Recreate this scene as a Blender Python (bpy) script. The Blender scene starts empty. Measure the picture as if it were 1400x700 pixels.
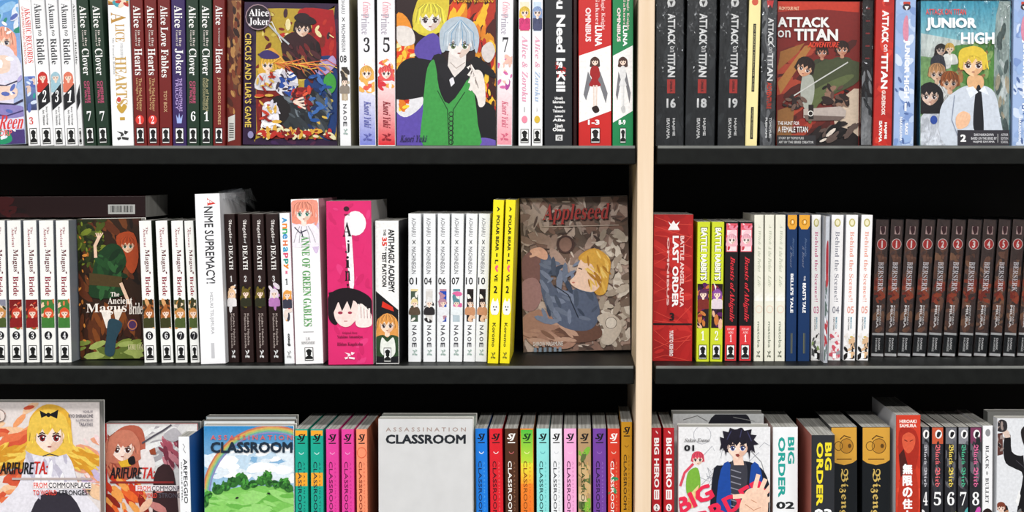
import bpy, math, random
from mathutils import Matrix, Vector
from mathutils.geometry import tessellate_polygon

# ------------------------------------------------------------------ camera
TILT = math.radians(1.5); FPX = 1836.0; DIST = 1.80; EYE = 1.52; XC = 790.0
YC = 235.0 + FPX*math.tan(TILT)
S = bpy.context.scene
COL = S.collection
cam_data = bpy.data.cameras.new('camera'); cam = bpy.data.objects.new('camera', cam_data); COL.objects.link(cam)
cam.location = (0, -DIST, EYE); cam.rotation_euler = (math.pi/2 - TILT, 0, 0)
cam_data.sensor_fit = 'HORIZONTAL'; cam_data.sensor_width = 36.0; cam_data.lens = 36.0*FPX/1400.0
cam_data.shift_x = -(XC-700)/1400.0; cam_data.shift_y = (YC-350)/1400.0
cam_data.clip_start = 0.05
S.camera = cam
# ------------------------------------------------------------------ world, lamps, exposure
W = bpy.data.worlds.new('shop_air'); S.world = W; W.use_nodes = True
W.node_tree.nodes['Background'].inputs[0].default_value = (0.93, 0.97, 1.0, 1)
W.node_tree.nodes['Background'].inputs[1].default_value = 0.40
S.view_settings.view_transform = 'Standard'; S.view_settings.look = 'None'
S.view_settings.gamma = 1.0; S.view_settings.use_curve_mapping = False
S.view_settings.exposure = -0.70
LAMPS = [(-1.7, -1.55, 0.75), (0.15, -1.55, 0.75), (2.0, -1.55, 0.75), (-1.7, -3.3, 2.0), (0.15, -3.3, 2.0), (2.0, -3.3, 2.0)]
CEIL = 2.95

# ------------------------------------------------------------------ helpers
QUEUE = []   # objects are linked together at the end, which keeps the lettering quick
def lin(c):
    return tuple(((v/12.92) if v <= 0.04045 else ((v+0.055)/1.055)**2.4) for v in c)
def hx(s):
    if isinstance(s, tuple): return s
    s = s.lstrip('#')
    if len(s) == 3: s = ''.join(k*2 for k in s)
    return lin(tuple(int(s[i:i+2], 16)/255 for i in (0, 2, 4)))
def ray(x, y):
    a = (x-XC)/FPX; b = -(y-YC)/FPX; ct, st = math.cos(TILT), math.sin(TILT)
    return a, ct+b*st, -st+b*ct
def at(x, y, Y):
    d = ray(x, y); s = (Y+DIST)/d[1]
    return Vector((d[0]*s, Y, EYE+d[2]*s))
def depth_on(x, y, z):
    d = ray(x, y); return -DIST+(z-EYE)/d[2]*d[1]

def nodemat(name):
    m = bpy.data.materials.new(name); m.use_nodes = True
    nt = m.node_tree; return m, nt, nt.nodes['Principled BSDF']
def noise(nt, scale, detail=3, coord='Object', stretch=None):
    tc = nt.nodes.new('ShaderNodeTexCoord'); n = nt.nodes.new('ShaderNodeTexNoise')
    n.inputs['Scale'].default_value = scale; n.inputs['Detail'].default_value = detail
    if stretch:
        mp = nt.nodes.new('ShaderNodeMapping'); mp.inputs['Scale'].default_value = stretch
        nt.links.new(tc.outputs[coord], mp.inputs[0]); nt.links.new(mp.outputs[0], n.inputs['Vector'])
    else: nt.links.new(tc.outputs[coord], n.inputs['Vector'])
    return n
def ramp(nt, src, p0, c0, p1, c1):
    r = nt.nodes.new('ShaderNodeValToRGB'); e = r.color_ramp.elements
    e[0].position = p0; e[0].color = (*c0, 1); e[1].position = p1; e[1].color = (*c1, 1)
    nt.links.new(src, r.inputs[0]); return r
def bump(nt, b, src, strength, dist=0.001):
    n = nt.nodes.new('ShaderNodeBump'); n.inputs['Strength'].default_value = strength; n.inputs['Distance'].default_value = dist
    nt.links.new(src, n.inputs['Height']); nt.links.new(n.outputs[0], b.inputs['Normal'])
def colour_mat(name, rough, lo, scale, bumps=0.0):
    m, nt, b = nodemat(name)
    at_ = nt.nodes.new('ShaderNodeAttribute'); at_.attribute_name = 'Col'
    n = noise(nt, scale); r = ramp(nt, n.outputs['Fac'], 0.3, (lo,)*3, 0.7, (1, 1, 1))
    mx = nt.nodes.new('ShaderNodeMix'); mx.data_type = 'RGBA'; mx.blend_type = 'MULTIPLY'; mx.inputs[0].default_value = 1
    nt.links.new(at_.outputs['Color'], mx.inputs[6]); nt.links.new(r.outputs[0], mx.inputs[7])
    nt.links.new(mx.outputs[2], b.inputs['Base Color']); b.inputs['Roughness'].default_value = rough
    b.inputs['Specular IOR Level'].default_value = 0.35
    if bumps: bump(nt, b, n.outputs['Fac'], bumps)
    return m
M = {}
M['card'] = colour_mat('glossy_cover_card', 0.38, 0.93, 40, 0.05)
M['ink'] = colour_mat('printed_ink', 0.38, 0.96, 90)
M['art'] = colour_mat('printed_artwork', 0.36, 0.84, 260)
def pages(name, stretch):
    m, nt, b = nodemat(name); n = noise(nt, 1, 2, stretch=stretch)
    r = ramp(nt, n.outputs['Fac'], 0.35, (0.30, 0.29, 0.26), 0.65, (0.60, 0.59, 0.55))
    nt.links.new(r.outputs[0], b.inputs['Base Color']); b.inputs['Roughness'].default_value = 0.9
    bump(nt, b, n.outputs['Fac'], 0.3, 0.0004); return m
M['pages_x'] = pages('paper_page_edges', (900, 8, 8)); M['pages_y'] = pages('paper_page_edges_of_facing_book', (8, 900, 8))
def simple(name, c0, c1, scale, rough, stretch=None, bs=0.1):
    m, nt, b = nodemat(name); n = noise(nt, scale, 5, stretch=stretch)
    r = ramp(nt, n.outputs['Fac'], 0.3, c0, 0.7, c1); nt.links.new(r.outputs[0], b.inputs['Base Color'])
    b.inputs['Roughness'].default_value = rough; bump(nt, b, n.outputs['Fac'], bs, 0.0006); return m
M['black'] = simple('black_laminate', (0.005, 0.0056, 0.0052), (0.009, 0.010, 0.0092), 60, 0.5)
M['black'].node_tree.nodes['Principled BSDF'].inputs['Specular IOR Level'].default_value = 0.12
M['back'] = simple('black_back_panel', (0.004, 0.004, 0.004), (0.006, 0.006, 0.006), 20, 0.8)
M['birch'] = simple('pale_birch_edge', hx('#dcc2a2'), hx('#e4cdb2'), 1, 0.55, (120, 60, 5), 0.08)
M['edge'] = simple('shelf_edge_highlight', (0.10, 0.105, 0.10), (0.20, 0.205, 0.19), 1, 0.35, (12, 60, 60))  # paler grey paints in the highlight along the shelf's front edge
M['floor'] = simple('grey_shop_carpet', (0.10, 0.10, 0.11), (0.16, 0.16, 0.17), 200, 0.95)
M['wall'] = simple('painted_wall', (0.55, 0.55, 0.53), (0.6, 0.6, 0.58), 8, 0.8)
M['ceil'] = simple('ceiling_board', (0.7, 0.7, 0.7), (0.76, 0.76, 0.76), 30, 0.9)
def wrap_mat():
    m = bpy.data.materials.new('clear_shrink_wrap'); m.use_nodes = True; nt = m.node_tree
    nt.nodes.remove(nt.nodes['Principled BSDF']); out = nt.nodes['Material Output']
    tr = nt.nodes.new('ShaderNodeBsdfTransparent'); gl = nt.nodes.new('ShaderNodeBsdfGlossy'); gl.inputs['Roughness'].default_value = 0.12
    gl.inputs[0].default_value = (0.9, 0.95, 1, 1)
    mx = nt.nodes.new('ShaderNodeMixShader'); fr = nt.nodes.new('ShaderNodeFresnel'); fr.inputs[0].default_value = 1.5
    n = noise(nt, 1, 4, stretch=(70, 70, 22)); bp = nt.nodes.new('ShaderNodeBump'); bp.inputs['Strength'].default_value = 0.9; bp.inputs['Distance'].default_value = 0.006
    nt.links.new(n.outputs['Fac'], bp.inputs['Height']); nt.links.new(bp.outputs[0], gl.inputs['Normal']); nt.links.new(bp.outputs[0], fr.inputs['Normal'])
    nt.links.new(fr.outputs[0], mx.inputs[0]); nt.links.new(tr.outputs[0], mx.inputs[1]); nt.links.new(gl.outputs[0], mx.inputs[2])
    nt.links.new(mx.outputs[0], out.inputs[0]); return m
M['wrap'] = wrap_mat()

def mesh_obj(name, verts, faces, mat, parent=None, cols=None, loc=None):
    me = bpy.data.meshes.new(name); me.from_pydata(verts, [], faces)
    if cols is not None:
        a = me.color_attributes.new('Col', 'FLOAT_COLOR', 'CORNER'); flat = []
        for f, c in zip(faces, cols):
            if isinstance(c, list):
                for q in c: flat += [q[0], q[1], q[2], 1.0]
            else: flat += [c[0], c[1], c[2], 1.0]*len(f)
        a.data.foreach_set('color', flat)
    me.materials.append(mat); me.update()
    o = bpy.data.objects.new(name, me); QUEUE.append(o)
    if parent: o.parent = parent
    if loc: o.location = loc
    return o
def box(x0, y0, z0, x1, y1, z1):
    v = [(x0, y0, z0), (x1, y0, z0), (x1, y1, z0), (x0, y1, z0), (x0, y0, z1), (x1, y0, z1), (x1, y1, z1), (x0, y1, z1)]
    return v, [(0, 3, 2, 1), (4, 5, 6, 7), (0, 1, 5, 4), (1, 2, 6, 5), (2, 3, 7, 6), (3, 0, 4, 7)]
def bevelled(o, w, seg=2):
    b = o.modifiers.new('bevel', 'BEVEL'); b.width = w; b.segments = seg; return o
def tag(o, label, cat, group=None):
    o['label'] = label; o['category'] = cat
    if group: o['group'] = group
def struct(o): o['kind'] = 'structure'; return o

# ------------------------------------------------------------------ glyphs
_cache = {}; WANT = set(); COLLECT = [True]
DUMMY = ([(0, 0, 0), (1, 0, 0), (1, 1, 0)], [(0, 1, 2)], 1.0)
STY = {'serif': (0x1D400, 0x1D41A, 0x1D7CE), 'gothic': (0x1D56C, 0x1D586, 0x1D7CE)}
BASE = {'italic': 'serif', 'script': 'serif', 'bold': 'thin', 'heavy': 'thin', 'slant': 'thin'}
SHEAR = {'italic': 0.25, 'script': 0.45, 'slant': 0.30}
FAT = {'bold': ((0, 0), (.035, 0), (.018, .03), (.018, -.03)), 'slant': ((0, 0), (.05, 0), (.1, .0)), 'heavy': ((0, 0), (.05, 0), (.1, 0), (.05, .05), (.05, -.05), (0, .04), (.1, .04), (.1, -.04), (0, -.04))}
def styled(text, style):
    k = STY.get(style)
    if not k: return text
    r = ''
    for ch in text:
        if 'A' <= ch <= 'Z': r += chr(k[0]+ord(ch)-65)
        elif 'a' <= ch <= 'z': r += chr(k[1]+ord(ch)-97)
        elif '0' <= ch <= '9': r += chr(k[2]+ord(ch)-48)
        else: r += ch
    return r
def glyphs(text, style):
    k = (text, BASE.get(style, style))
    if COLLECT[0]: WANT.add(k); return DUMMY
    if (text, style) in _cache: return _cache[(text, style)]
    v0, f0, asp = _cache[k]
    cap = 0.73   # glyph height in letter units: strokes thicken by a share of it
    sh = SHEAR.get(style, 0.0); v = []; f = []
    for ci, (dx, dy) in enumerate(FAT.get(style, ((0, 0),))):
        n = len(v); v += [(a*asp+sh*b*cap+dx*cap, b*cap+dy*cap, ci) for a, b, _z in v0]; f += [tuple(n+i for i in q) for q in f0]
    _cache[(text, style)] = (norm(v)[0], f, asp)
    return _cache[(text, style)]
def norm(v):
    x0 = min(a[0] for a in v); x1 = max(a[0] for a in v); y0 = min(a[1] for a in v); y1 = max(a[1] for a in v)
    return [((a-x0)/max(x1-x0, 1e-6), (b-y0)/max(y1-y0, 1e-6), a_) for a, b, a_ in v], (x1-x0)/max(y1-y0, 1e-6)*0.73
def set_type():
    """sets every wanted word once, all in one evaluation, and keeps the outlines scaled to a unit box"""
    obs = []
    for k in sorted(WANT):
        c = bpy.data.curves.new('type', 'FONT'); c.resolution_u = 2; c.body = styled(*k)
        o = bpy.data.objects.new('type', c); COL.objects.link(o); obs.append((k, o, c))
    dg = bpy.context.evaluated_depsgraph_get(); dg.update()
    for k, o, c in obs:
        ev = o.evaluated_get(dg); me = ev.to_mesh()
        v = [(p.co.x, p.co.y, 0) for p in me.vertices]; f = [tuple(q.vertices) for q in me.polygons]; ev.to_mesh_clear()
        if not v: v, f = DUMMY[:2]
        n, asp = norm(v); _cache[k] = (n, f, asp)
    for k, o, c in obs: bpy.data.objects.remove(o); bpy.data.curves.remove(c)

# ------------------------------------------------------------------ a printed face of a book
def clip(poly):
    for ax, lim, sg in ((0, 0.0, 1), (0, 1.0, -1), (1, 0.0, 1), (1, 1.0, -1)):
        out = []
        for i in range(len(poly)):
            a, b = poly[i-1], poly[i]; ia = sg*(a[ax]-lim) >= 0; ib = sg*(b[ax]-lim) >= 0
            if ia != ib:
                t = (lim-a[ax])/(b[ax]-a[ax]); out.append((a[0]+t*(b[0]-a[0]), a[1]+t*(b[1]-a[1])))
            if ib: out.append(b)
        poly = out
        if len(poly) < 3: return []
    return poly
class Face:
    """Collects flat print for one face. Spines: x runs 0..1 over the width; covers: x in photo pixels. y always in photo pixels."""
    def __init__(s, q, w, h, cover):
        s.q = q; s.w = w; s.h = h; s.cover = cover; s.wp = (q[1]-q[0]+q[3]-q[2])/2; s.sx = 1.0 if cover else s.wp
        s.parts = {}; s.lay = 0.0; s.part = 'spine_picture' if not cover else 'cover_picture'
    def uv(s, x, y):
        xlt, xrt, xlb, xrb, yt, yb = s.q; v = (y-yt)/(yb-yt)
        if not s.cover: return x, v
        l = xlt+(xlb-xlt)*v; r = xrt+(xrb-xrt)*v
        return (x-l)/(r-l), v
    def put(s, pts_uv, c, part=None, cols=None):
        part = part or s.part
        V, Fc, C = s.parts.setdefault(part, ([], [], []))
        if cols is None:
            pts_uv = clip(pts_uv)
            if len(pts_uv) < 3: return
        e = 0.0007; b = len(V)
        for u, v in pts_uv:
            V.append((-s.w/2+e+u*(s.w-2*e), -0.00008-s.lay, s.h-e-v*(s.h-2*e)))
        if cols is None and len(pts_uv) > 4:
            for t in tessellate_polygon([[Vector((p[0]*s.w, p[1]*s.h, 0)) for p in pts_uv]]):
                Fc.append(tuple(b+i for i in t)); C.append(c)
        else:
            Fc.append(tuple(range(b, len(V)))); C.append(cols if cols else c)
    def up(s, k=1.0): s.lay += 0.000012*k
    def R(s, x0, y0, x1, y1, c, part=None):
        s.put([s.uv(x0, y0), s.uv(x1, y0), s.uv(x1, y1), s.uv(x0, y1)], hx(c), part); s.up()
    def G(s, x0, y0, x1, y1, c0, c1, part=None):
        c0, c1 = hx(c0), hx(c1); p = [s.uv(x0, y0), s.uv(x1, y0), s.uv(x1, y1), s.uv(x0, y1)]
        p = [(min(1, max(0, a)), min(1, max(0, b))) for a, b in p]
        s.put(p, c0, part, [c0, c0, c1, c1]); s.up()
    def P(s, pts, c, part=None):
        s.put([s.uv(*p) for p in pts], hx(c), part); s.up()
    def C(s, pts, c, part=None, n=4):
        out = []; k = len(pts)
        for i in range(k):
            p0, p1, p2, p3 = pts[i-1], pts[i], pts[(i+1) % k], pts[(i+2) % k]
            for j in range(n):
                t = j/n
                out.append(tuple(0.5*(2*p1[a]+(p2[a]-p0[a])*t+(2*p0[a]-5*p1[a]+4*p2[a]-p3[a])*t*t+(3*p1[a]-p0[a]-3*p2[a]+p3[a])*t**3) for a in (0, 1)))
        s.P(out, c, part)
    def E(s, x, y, rx, ry, c, part=None, rot=0, n=16, a0=0, a1=360):
        r = math.radians(rot); pts = []
        full = (a1-a0) >= 360
        for i in range(n if full else n+1):
            t = math.radians(a0+(a1-a0)*i/n); dx, dy = rx*math.cos(t), ry*math.sin(t)
            pts.append((x+(dx*math.cos(r)-dy*math.sin(r))/s.sx, y+dx*math.sin(r)+dy*math.cos(r)))
        s.P(pts, c, part)
    def L(s, pts, wd, c, part=None):
        """a stroke of given pixel width through the points"""
        pp = [(p[0]*s.sx, p[1]) for p in pts]; l = []; r = []
        for i, p in enumerate(pp):
            a = pp[max(i-1, 0)]; b = pp[min(i+1, len(pp)-1)]; d = math.hypot(b[0]-a[0], b[1]-a[1]) or 1
            nx, ny = -(b[1]-a[1])/d*wd/2, (b[0]-a[0])/d*wd/2
            l.append(((p[0]+nx)/s.sx, p[1]+ny)); r.append(((p[0]-nx)/s.sx, p[1]-ny))
        for i in range(len(l)-1): s.put([s.uv(*l[i]), s.uv(*l[i+1]), s.uv(*r[i+1]), s.uv(*r[i])], hx(c), part)
        s.up()
    def ring(s, x, y, r, wd, c, part=None):
        s.L([(x+r*math.cos(t*math.pi/8)/s.sx, y+r*math.sin(t*math.pi/8)) for t in range(17)], wd, c, part)
    def T(s, text, x0, y0, x1, y1, c, style='bold', part='title_lettering', d='v', ang=0):
        V0, F0, _a = glyphs(text, style); part = part or s.part
        V, Fc, C = s.parts.setdefault(part, ([], [], [])); b = len(V); e = 0.0007; c = hx(c)
        for gx, gy, gz in V0:
            if d == 'v': x = x0+gy*(x1-x0); y = y0+gx*(y1-y0)
            else:
                x = x0+gx*(x1-x0); y = y1-gy*(y1-y0)
                if ang:
                    r = math.radians(ang); dx = (x-x0)*s.sx; dy = y-y1
                    x = x0+(dx*math.cos(r)-dy*math.sin(r))/s.sx; y = y1+dx*math.sin(r)+dy*math.cos(r)
            u, v = s.uv(x, y); u = min(1, max(0, u)); v = min(1, max(0, v))
            V.append((-s.w/2+e+u*(s.w-2*e), -0.00008-s.lay-gz*0.000004, s.h-e-v*(s.h-2*e)))
        for f in F0: Fc.append(tuple(b+i for i in f)); C.append(c)
        s.up(4)
    def N(s, text, x0, y0, x1, y1, c, style='bold'):
        if text == '1' and style in ('heavy', 'bold'): m = (x0+x1)/2; h_ = (x1-x0)*.24; x0, x1 = m-h_, m+h_
        s.T(text, x0, y0, x1, y1, c, style, 'volume_number', 'h')
    def X(s, seed, n, x0, y0, x1, y1, pal, size, ar=2.2, part=None, ang=None):
        """loose brush marks"""
        rd = random.Random(seed)
        for i in range(n):
            sz = size*(0.5+rd.random()); x = x0+rd.random()*(x1-x0); y = y0+rd.random()*(y1-y0)
            a = rd.uniform(0, 180) if ang is None else ang+rd.uniform(-25, 25)
            s.E(x, y, sz*ar**0.5, sz/ar**0.5, pal[rd.randrange(len(pal))], part, a, 8); s.lay -= 0.000006
    def hull(s, y0, y1): pass
    def person(s, x, y, r, hair, skin='#f6d9c6', cloth=None, long=1.0, eyes='#4a3030', tilt=0, part=None):
        """a plain made-up head and shoulders: x, y head centre, r head radius in photo pixels"""
        k = s.sx; q = lambda dx, dy: (x+(dx*math.cos(tilt)-dy*math.sin(tilt))*r/k, y+(dx*math.sin(tilt)+dy*math.cos(tilt))*r)
        if long > 0: s.C([q(-1.15, -.6), q(0, -1.3), q(1.15, -.6), q(1.35, .6), q(1.3, .8+long), q(.6, 1.1+long*.8), q(-.6, 1.1+long*.8), q(-1.4, .8+long), q(-1.3, .5)], hair, part, 3)
        if cloth:
            s.P([q(-.28, .7), q(.28, .7), q(.3, 1.4), q(-.3, 1.4)], skin, part)
            s.C([q(-.5, 1.2), q(0, 1.5), q(.5, 1.2), q(1.5, 1.6), q(1.9, 3.4), q(0, 3.7), q(-1.9, 3.4), q(-1.5, 1.6)], cloth, part, 3)
        if long <= 0: s.C([q(-1.1, -.1), q(-.8, -1), q(0, -1.3), q(.8, -1), q(1.1, -.1), q(.9, .5), q(-.9, .5)], hair, part, 3)
        s.C([q(-.85, -.3), q(0, -.9), q(.85, -.3), q(.72, .5), q(0, 1.02), q(-.72, .5)], skin, part, 3)
        s.P([q(-1, -.75), q(-.2, -1.2), q(.6, -1.1), q(1.05, -.5), q(.95, .2), q(.7, -.3), q(.4, .0), q(.2, -.35), q(-.1, .05), q(-.35, -.35), q(-.6, .05), q(-.8, -.2), q(-1, .3)], hair, part)
        if r > 6 and isinstance(hair, str):
            hv = [int(hair.lstrip('#')[i:i+2], 16) for i in (0, 2, 4)] if len(hair) == 7 else [90, 60, 50]
            for i in range(14):
                kk = (0.72, 1.18, 0.85)[i % 3]; c = '#%02x%02x%02x' % tuple(min(255, int(v*kk)) for v in hv); a = -1.15+2.3*i/13
                e = -.35 if abs(a) < .75 else .5; s.L([q(a*.45, -1.12), q(a*.85, -.75), q(a*1.02, e-.12+.1*(i % 2))], .06*r, c, part)
            s.C([q(.1, .55), q(.72, .0), q(.72, .5), q(.1, 1.0)], '#%02x%02x%02x' % tuple(int(int(skin[j:j+2], 16)*k_) for j, k_ in ((1, .93), (3, .86), (5, .82))), part, 3)
            for sg in (-1, 1): s.L([q(sg*.58, -.02), q(sg*.4, -.1), q(sg*.22, -.02)], .07*r, '#4a3430', part)
            if cloth:
                for dx in (-.9, -.45, .5, .95): s.L([q(dx*.5, 1.45), q(dx, 2.3), q(dx*1.3, 3.2)], .07*r, '#%02x%02x%02x' % tuple(int(int(cloth[j:j+2], 16)*.72) for j in (1, 3, 5)), part)
            for sg in (-1, 1):
                a = q(sg*.4, .22); s.E(a[0], a[1], .25*r, .2*r, '#f4f0f0', part, 0, 10); s.L([q(sg*.66, .14), q(sg*.42, .02), q(sg*.18, .12)], .09*r, '#2c2024', part)
        if r > 2.5:
            for sg in (-1, 1):
                a = q(sg*.4, .22); s.E(a[0], a[1], (.17 if r > 6 else .14)*r, .18*r, eyes, part, 0, 8)
                if r > 10: s.E(a[0], a[1], .08*r, .1*r, '#1a1216', part, 0, 6); s.E(a[0]+.06*r/k, a[1]-.07*r, .05*r, .05*r, '#ffffff', part, 0, 6)
            a = q(0, .68); s.E(a[0], a[1], .13*r, .05*r, '#a05a50', part, 0, 6)
    # publisher marks
    def captain(s, x0=.16, y0=172, x1=.84, y1=193.5, frame='#111'):
        p = 'publisher_emblem'; w = x1-x0; h = y1-y0; f = lambda a, b: (x0+a*w, y0+b*h)
        s.P([f(0, 0), f(1, 0), f(1, 1), f(0, 1)], frame, p); s.P([f(.07, .05), f(.93, .05), f(.93, .95), f(.07, .95)], '#f4f4f2', p)
        s.P([f(.2, .2), f(.5, .1), f(.8, .2), f(.86, .36), f(.14, .36)], '#141414', p)
        s.P([f(.26, .36), f(.76, .36), f(.74, .58), f(.5, .66), f(.28, .56)], '#141414', p)
        s.P([f(.42, .6), f(.62, .6), f(.92, .74), f(.92, .9), f(.08, .9), f(.08, .74)], '#141414', p)
    def wing(s, x0, y0, x1, y1, c):
        p = 'publisher_emblem'; w = x1-x0; h = y1-y0; f = lambda a, b: (x0+a*w, y0+b*h)
        s.P([f(0, .05), f(.5, .2), f(.62, .45), f(.3, .6), f(.35, .35)], c, p); s.P([f(.65, .0), f(1, .12), f(.75, .4), f(.62, .3)], c, p)
        s.P([f(0, .7), f(.3, .62), f(.36, .8), f(.1, .95)], c, p); s.P([f(.4, .6), f(1, .72), f(.95, .95), f(.45, .85)], c, p)
    def jump(s, y0, y1, c):
        p = 'publisher_emblem'
        s.T('SJ', .14, y0, .86, y1-4, c, 'slant', p, 'h'); s.R(.2, y1-2.4, .82, y1-1, c, p)
    def barcode(s, x0, y0, x1, y1, seed=1):
        p = 'barcode_label'; s.R(x0, y0, x1, y1, '#dcdcd8', p); rd = random.Random(seed)
        n = 16
        for i in range(n):
            a = x0+(x1-x0)*(0.08+0.84*i/n); s.R(a, y0+(y1-y0)*.12, a+(x1-x0)*.84/n*rd.uniform(.25, .75), y0+(y1-y0)*.82, '#222', p); s.lay -= 0.000012

# ------------------------------------------------------------------ book builder
Z1 = at(700, 199.5, 0).z; Z2 = at(700, 500.5, 0).z; PITCH = Z1-Z2; Z3 = Z2-PITCH; SHELF_T = 0.0245
ROWZ = {1: Z1, 2: Z2, 3: Z3}
def cover_u(T, D, H, cs, cf, cb, swap, hard=False):
    t = 0.0022 if hard else 0.0004; r = 0.0010 if not hard else 0.0015; out = [(-T/2, D)]
    for k in range(4):
        a = math.radians(180+30*k); out.append((-T/2+r+r*math.cos(a), r+r*math.sin(a)))
    for k in range(4):
        a = math.radians(270+30*k); out.append((T/2-r+r*math.cos(a), r+r*math.sin(a)))
    out.append((T/2, D)); inn = [(T/2-t, D), (T/2-t, t), (-T/2+t, t), (-T/2+t, D)]
    pl = out+inn; n = len(pl); no = len(out)
    if swap: pl = [(y-D/2, -x+T/2) for x, y in pl]
    V = [(x, y, 0.0) for x, y in pl]+[(x, y, H) for x, y in pl]; Fc = []; C = []
    for i in range(n):
        j = (i+1) % n; Fc.append((i, j, n+j, n+i))
        if i == 0: C.append(cb)
        elif i == no-2: C.append(cf)
        elif i < no-2: C.append(cs)
        else: C.append(hx('#e8e6e0'))
    tris = tessellate_polygon([[Vector((x, y, 0)) for x, y in pl]])
    for a in tris: Fc.append((a[0], a[1], a[2])); C.append(hx('#c9c7c0')); Fc.append((n+a[0], n+a[1], n+a[2])); C.append(hx('#c9c7c0'))
    return V, Fc, C
BOOKS = []
def book(row, q, spine, label, group, draw=None, front=None, back=None, depth=0.127, Y=None, face=False, thick=0.018,
         rz=0.0, wrap=False, name='paperback_book', hard=False, part_labels=None, yb_real=None, lean=None, tip=0.0):
    BOOKS.append(locals())
def plan(b):
    """real size and place of a book from where its edges show; a dict with centre, width, height, lean"""
    row, q, Y, face, lean, rz = (b[k] for k in ('row', 'q', 'Y', 'face', 'lean', 'rz'))
    xlt, xrt, xlb, xrb, yt, yb = q; zs = ROWZ[row]
    if Y is None: Y = {1: 0.012, 3: 0.03}.get(row) if row != 2 else min(0.2, max(0.006, depth_on((xlb+xrb)/2, yb, zs)))
    tl, tr, bl, br = at(xlt, yt, Y), at(xrt, yt, Y), at(xlb, yb, Y), at(xrb, yb, Y)
    tc, bc = (tl+tr)/2, (bl+br)/2; ang = math.atan2(tc.x-bc.x, tc.z-bc.z) if lean is None else lean
    w = ((tr-tl).length+(br-bl).length)/2*math.cos(ang)-0.0005; h = (tc.z-zs)/math.cos(ang) - w/2*abs(math.sin(ang))
    k = (bc.z-zs)*math.tan(ang); cx = bc.x-k
    b['p'] = dict(cx=cx, Y=Y, w=w, h=h, ang=ang, zs=zs, deep=b['thick'] if face else b['depth'])
def settle():
    """neighbours on a shelf must not share space: trim each a little where measured edges cross"""
    for i, b in enumerate(BOOKS):
        for c in BOOKS[i+1:i+4]:
            p, r = b['p'], c['p']
            if b['row'] != c['row']: continue
            if p['Y']+p['deep'] < r['Y'] or r['Y']+r['deep'] < p['Y']: continue
            if p['cx'] > r['cx']: p, r = r, p
            hh = min(p['h'], r['h']); g = 0.0003
            gaps = [(r['cx']-r['w']/2+z*math.tan(r['ang']))-(p['cx']+p['w']/2+z*math.tan(p['ang'])) for z in (0, hh)]
            m = min(gaps)
            if m < g:
                if m < -0.012: print('BIG OVERLAP', b['label'], '|', c['label'], round(m, 4)); continue
                d = (g-m)/2; p['w'] -= d; p['cx'] -= d/2; r['w'] -= d; r['cx'] += d/2
def apart(v, f, c, gap=0.016):
    """print of one kind that sits in well separated places up the face becomes one part per place"""
    order = sorted(range(len(f)), key=lambda i: min(v[k][2] for k in f[i])); groups = []; top = -9
    for i in order:
        lo = min(v[k][2] for k in f[i]); hi = max(v[k][2] for k in f[i])
        if lo > top+gap: groups.append([])
        groups[-1].append(i); top = max(top, hi)
    for g in groups:
        ix = {}; nv = []; nf = []; g.sort()
        for i in g:
            for k in f[i]:
                if k not in ix: ix[k] = len(nv); nv.append(v[k])
            nf.append(tuple(ix[k] for k in f[i]))
        yield nv, nf, [c[i] for i in g]
def make(b):
    row, q, spine, label, group, draw, front, back, depth, face, thick, rz, wrap, name, hard, part_labels, tip = (b[k] for k in ('row', 'q', 'spine', 'label', 'group', 'draw', 'front', 'back', 'depth', 'face', 'thick', 'rz', 'wrap', 'name', 'hard', 'part_labels', 'tip'))
    p = b['p']; w, h, ang, Y = p['w'], p['h'], p['ang'], p['Y']; xlt, xrt, xlb, xrb, yt, yb = q
    base = Vector((p['cx'], Y, p['zs']+w/2*abs(math.sin(ang))+0.0002))
    root = bpy.data.objects.new(name, None); QUEUE.append(root); root.location = base
    root.empty_display_size = 0.02
    root.rotation_euler = (-tip, ang, rz); tag(root, label, 'book', group)
    sc, fc, bk = hx(spine), hx(front or spine), hx(back or front or spine)
    sc, fc, bk = hx(spine), hx(front or spine), hx(back or front or spine)
    if face: V, Fc, C = cover_u(thick, w, h, fc if front else sc, sc, bk, True, hard); pb = box(-w/2+.0006, .0005, .0004, w/2-.0012, thick-.0005, h-.0006)
    else: V, Fc, C = cover_u(w, depth, h, sc, fc, bk, False, hard); pb = box(-w/2+.0005, .0006, .0004, w/2-.0005, depth-.0012, h-.0006)
    mesh_obj('cover', V, Fc, M['card'], root, C)
    mesh_obj('page_block', *pb, M['pages_y' if face else 'pages_x'], root)
    if draw:
        F = Face((xlt, xrt, xlb, xrb, yt, yb), w, h, face); draw(F)
        for pn, (v, f, c) in F.parts.items():
            if not f: continue
            for v2, f2, c2 in apart(v, f, c): o = mesh_obj(pn.split('#')[0], v2, f2, M['art' if 'picture' in pn else 'ink'], root, c2)
            if part_labels and pn in part_labels: o['label'] = part_labels[pn]
    if wrap:
        g = 0.0003; d2 = thick if face else depth
        o = mesh_obj('shrink_wrap', *box(-w/2-g, -0.0022, 0.0001, w/2+g, d2+g, h+g), M['wrap'], root); o['label'] = 'clear wrinkled plastic wrap'
    if b.get('crumple') or 'crumpled wrapper' in label and row == 2:
        rd = random.Random(4); V = []; Fc = []
        for k in range(9):
            x = w/2-0.002+0.002*k*rd.random(); y = 0.01+0.012*k; n0 = len(V)
            V += [(x-.012, y, h), (x+.004+.014*rd.random(), y+.004, h+.003+.004*rd.random()), (x+.012+.010*rd.random(), y+.014, h-.012-.02*rd.random()), (x-.002, y+.012, h-.006)]
            Fc += [(n0, n0+1, n0+2), (n0, n0+2, n0+3)]
        o = mesh_obj('wrapper_fold', V, Fc, M['wrap'], root); o['label'] = 'crumpled clear plastic wrapper end'
    return root

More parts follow.
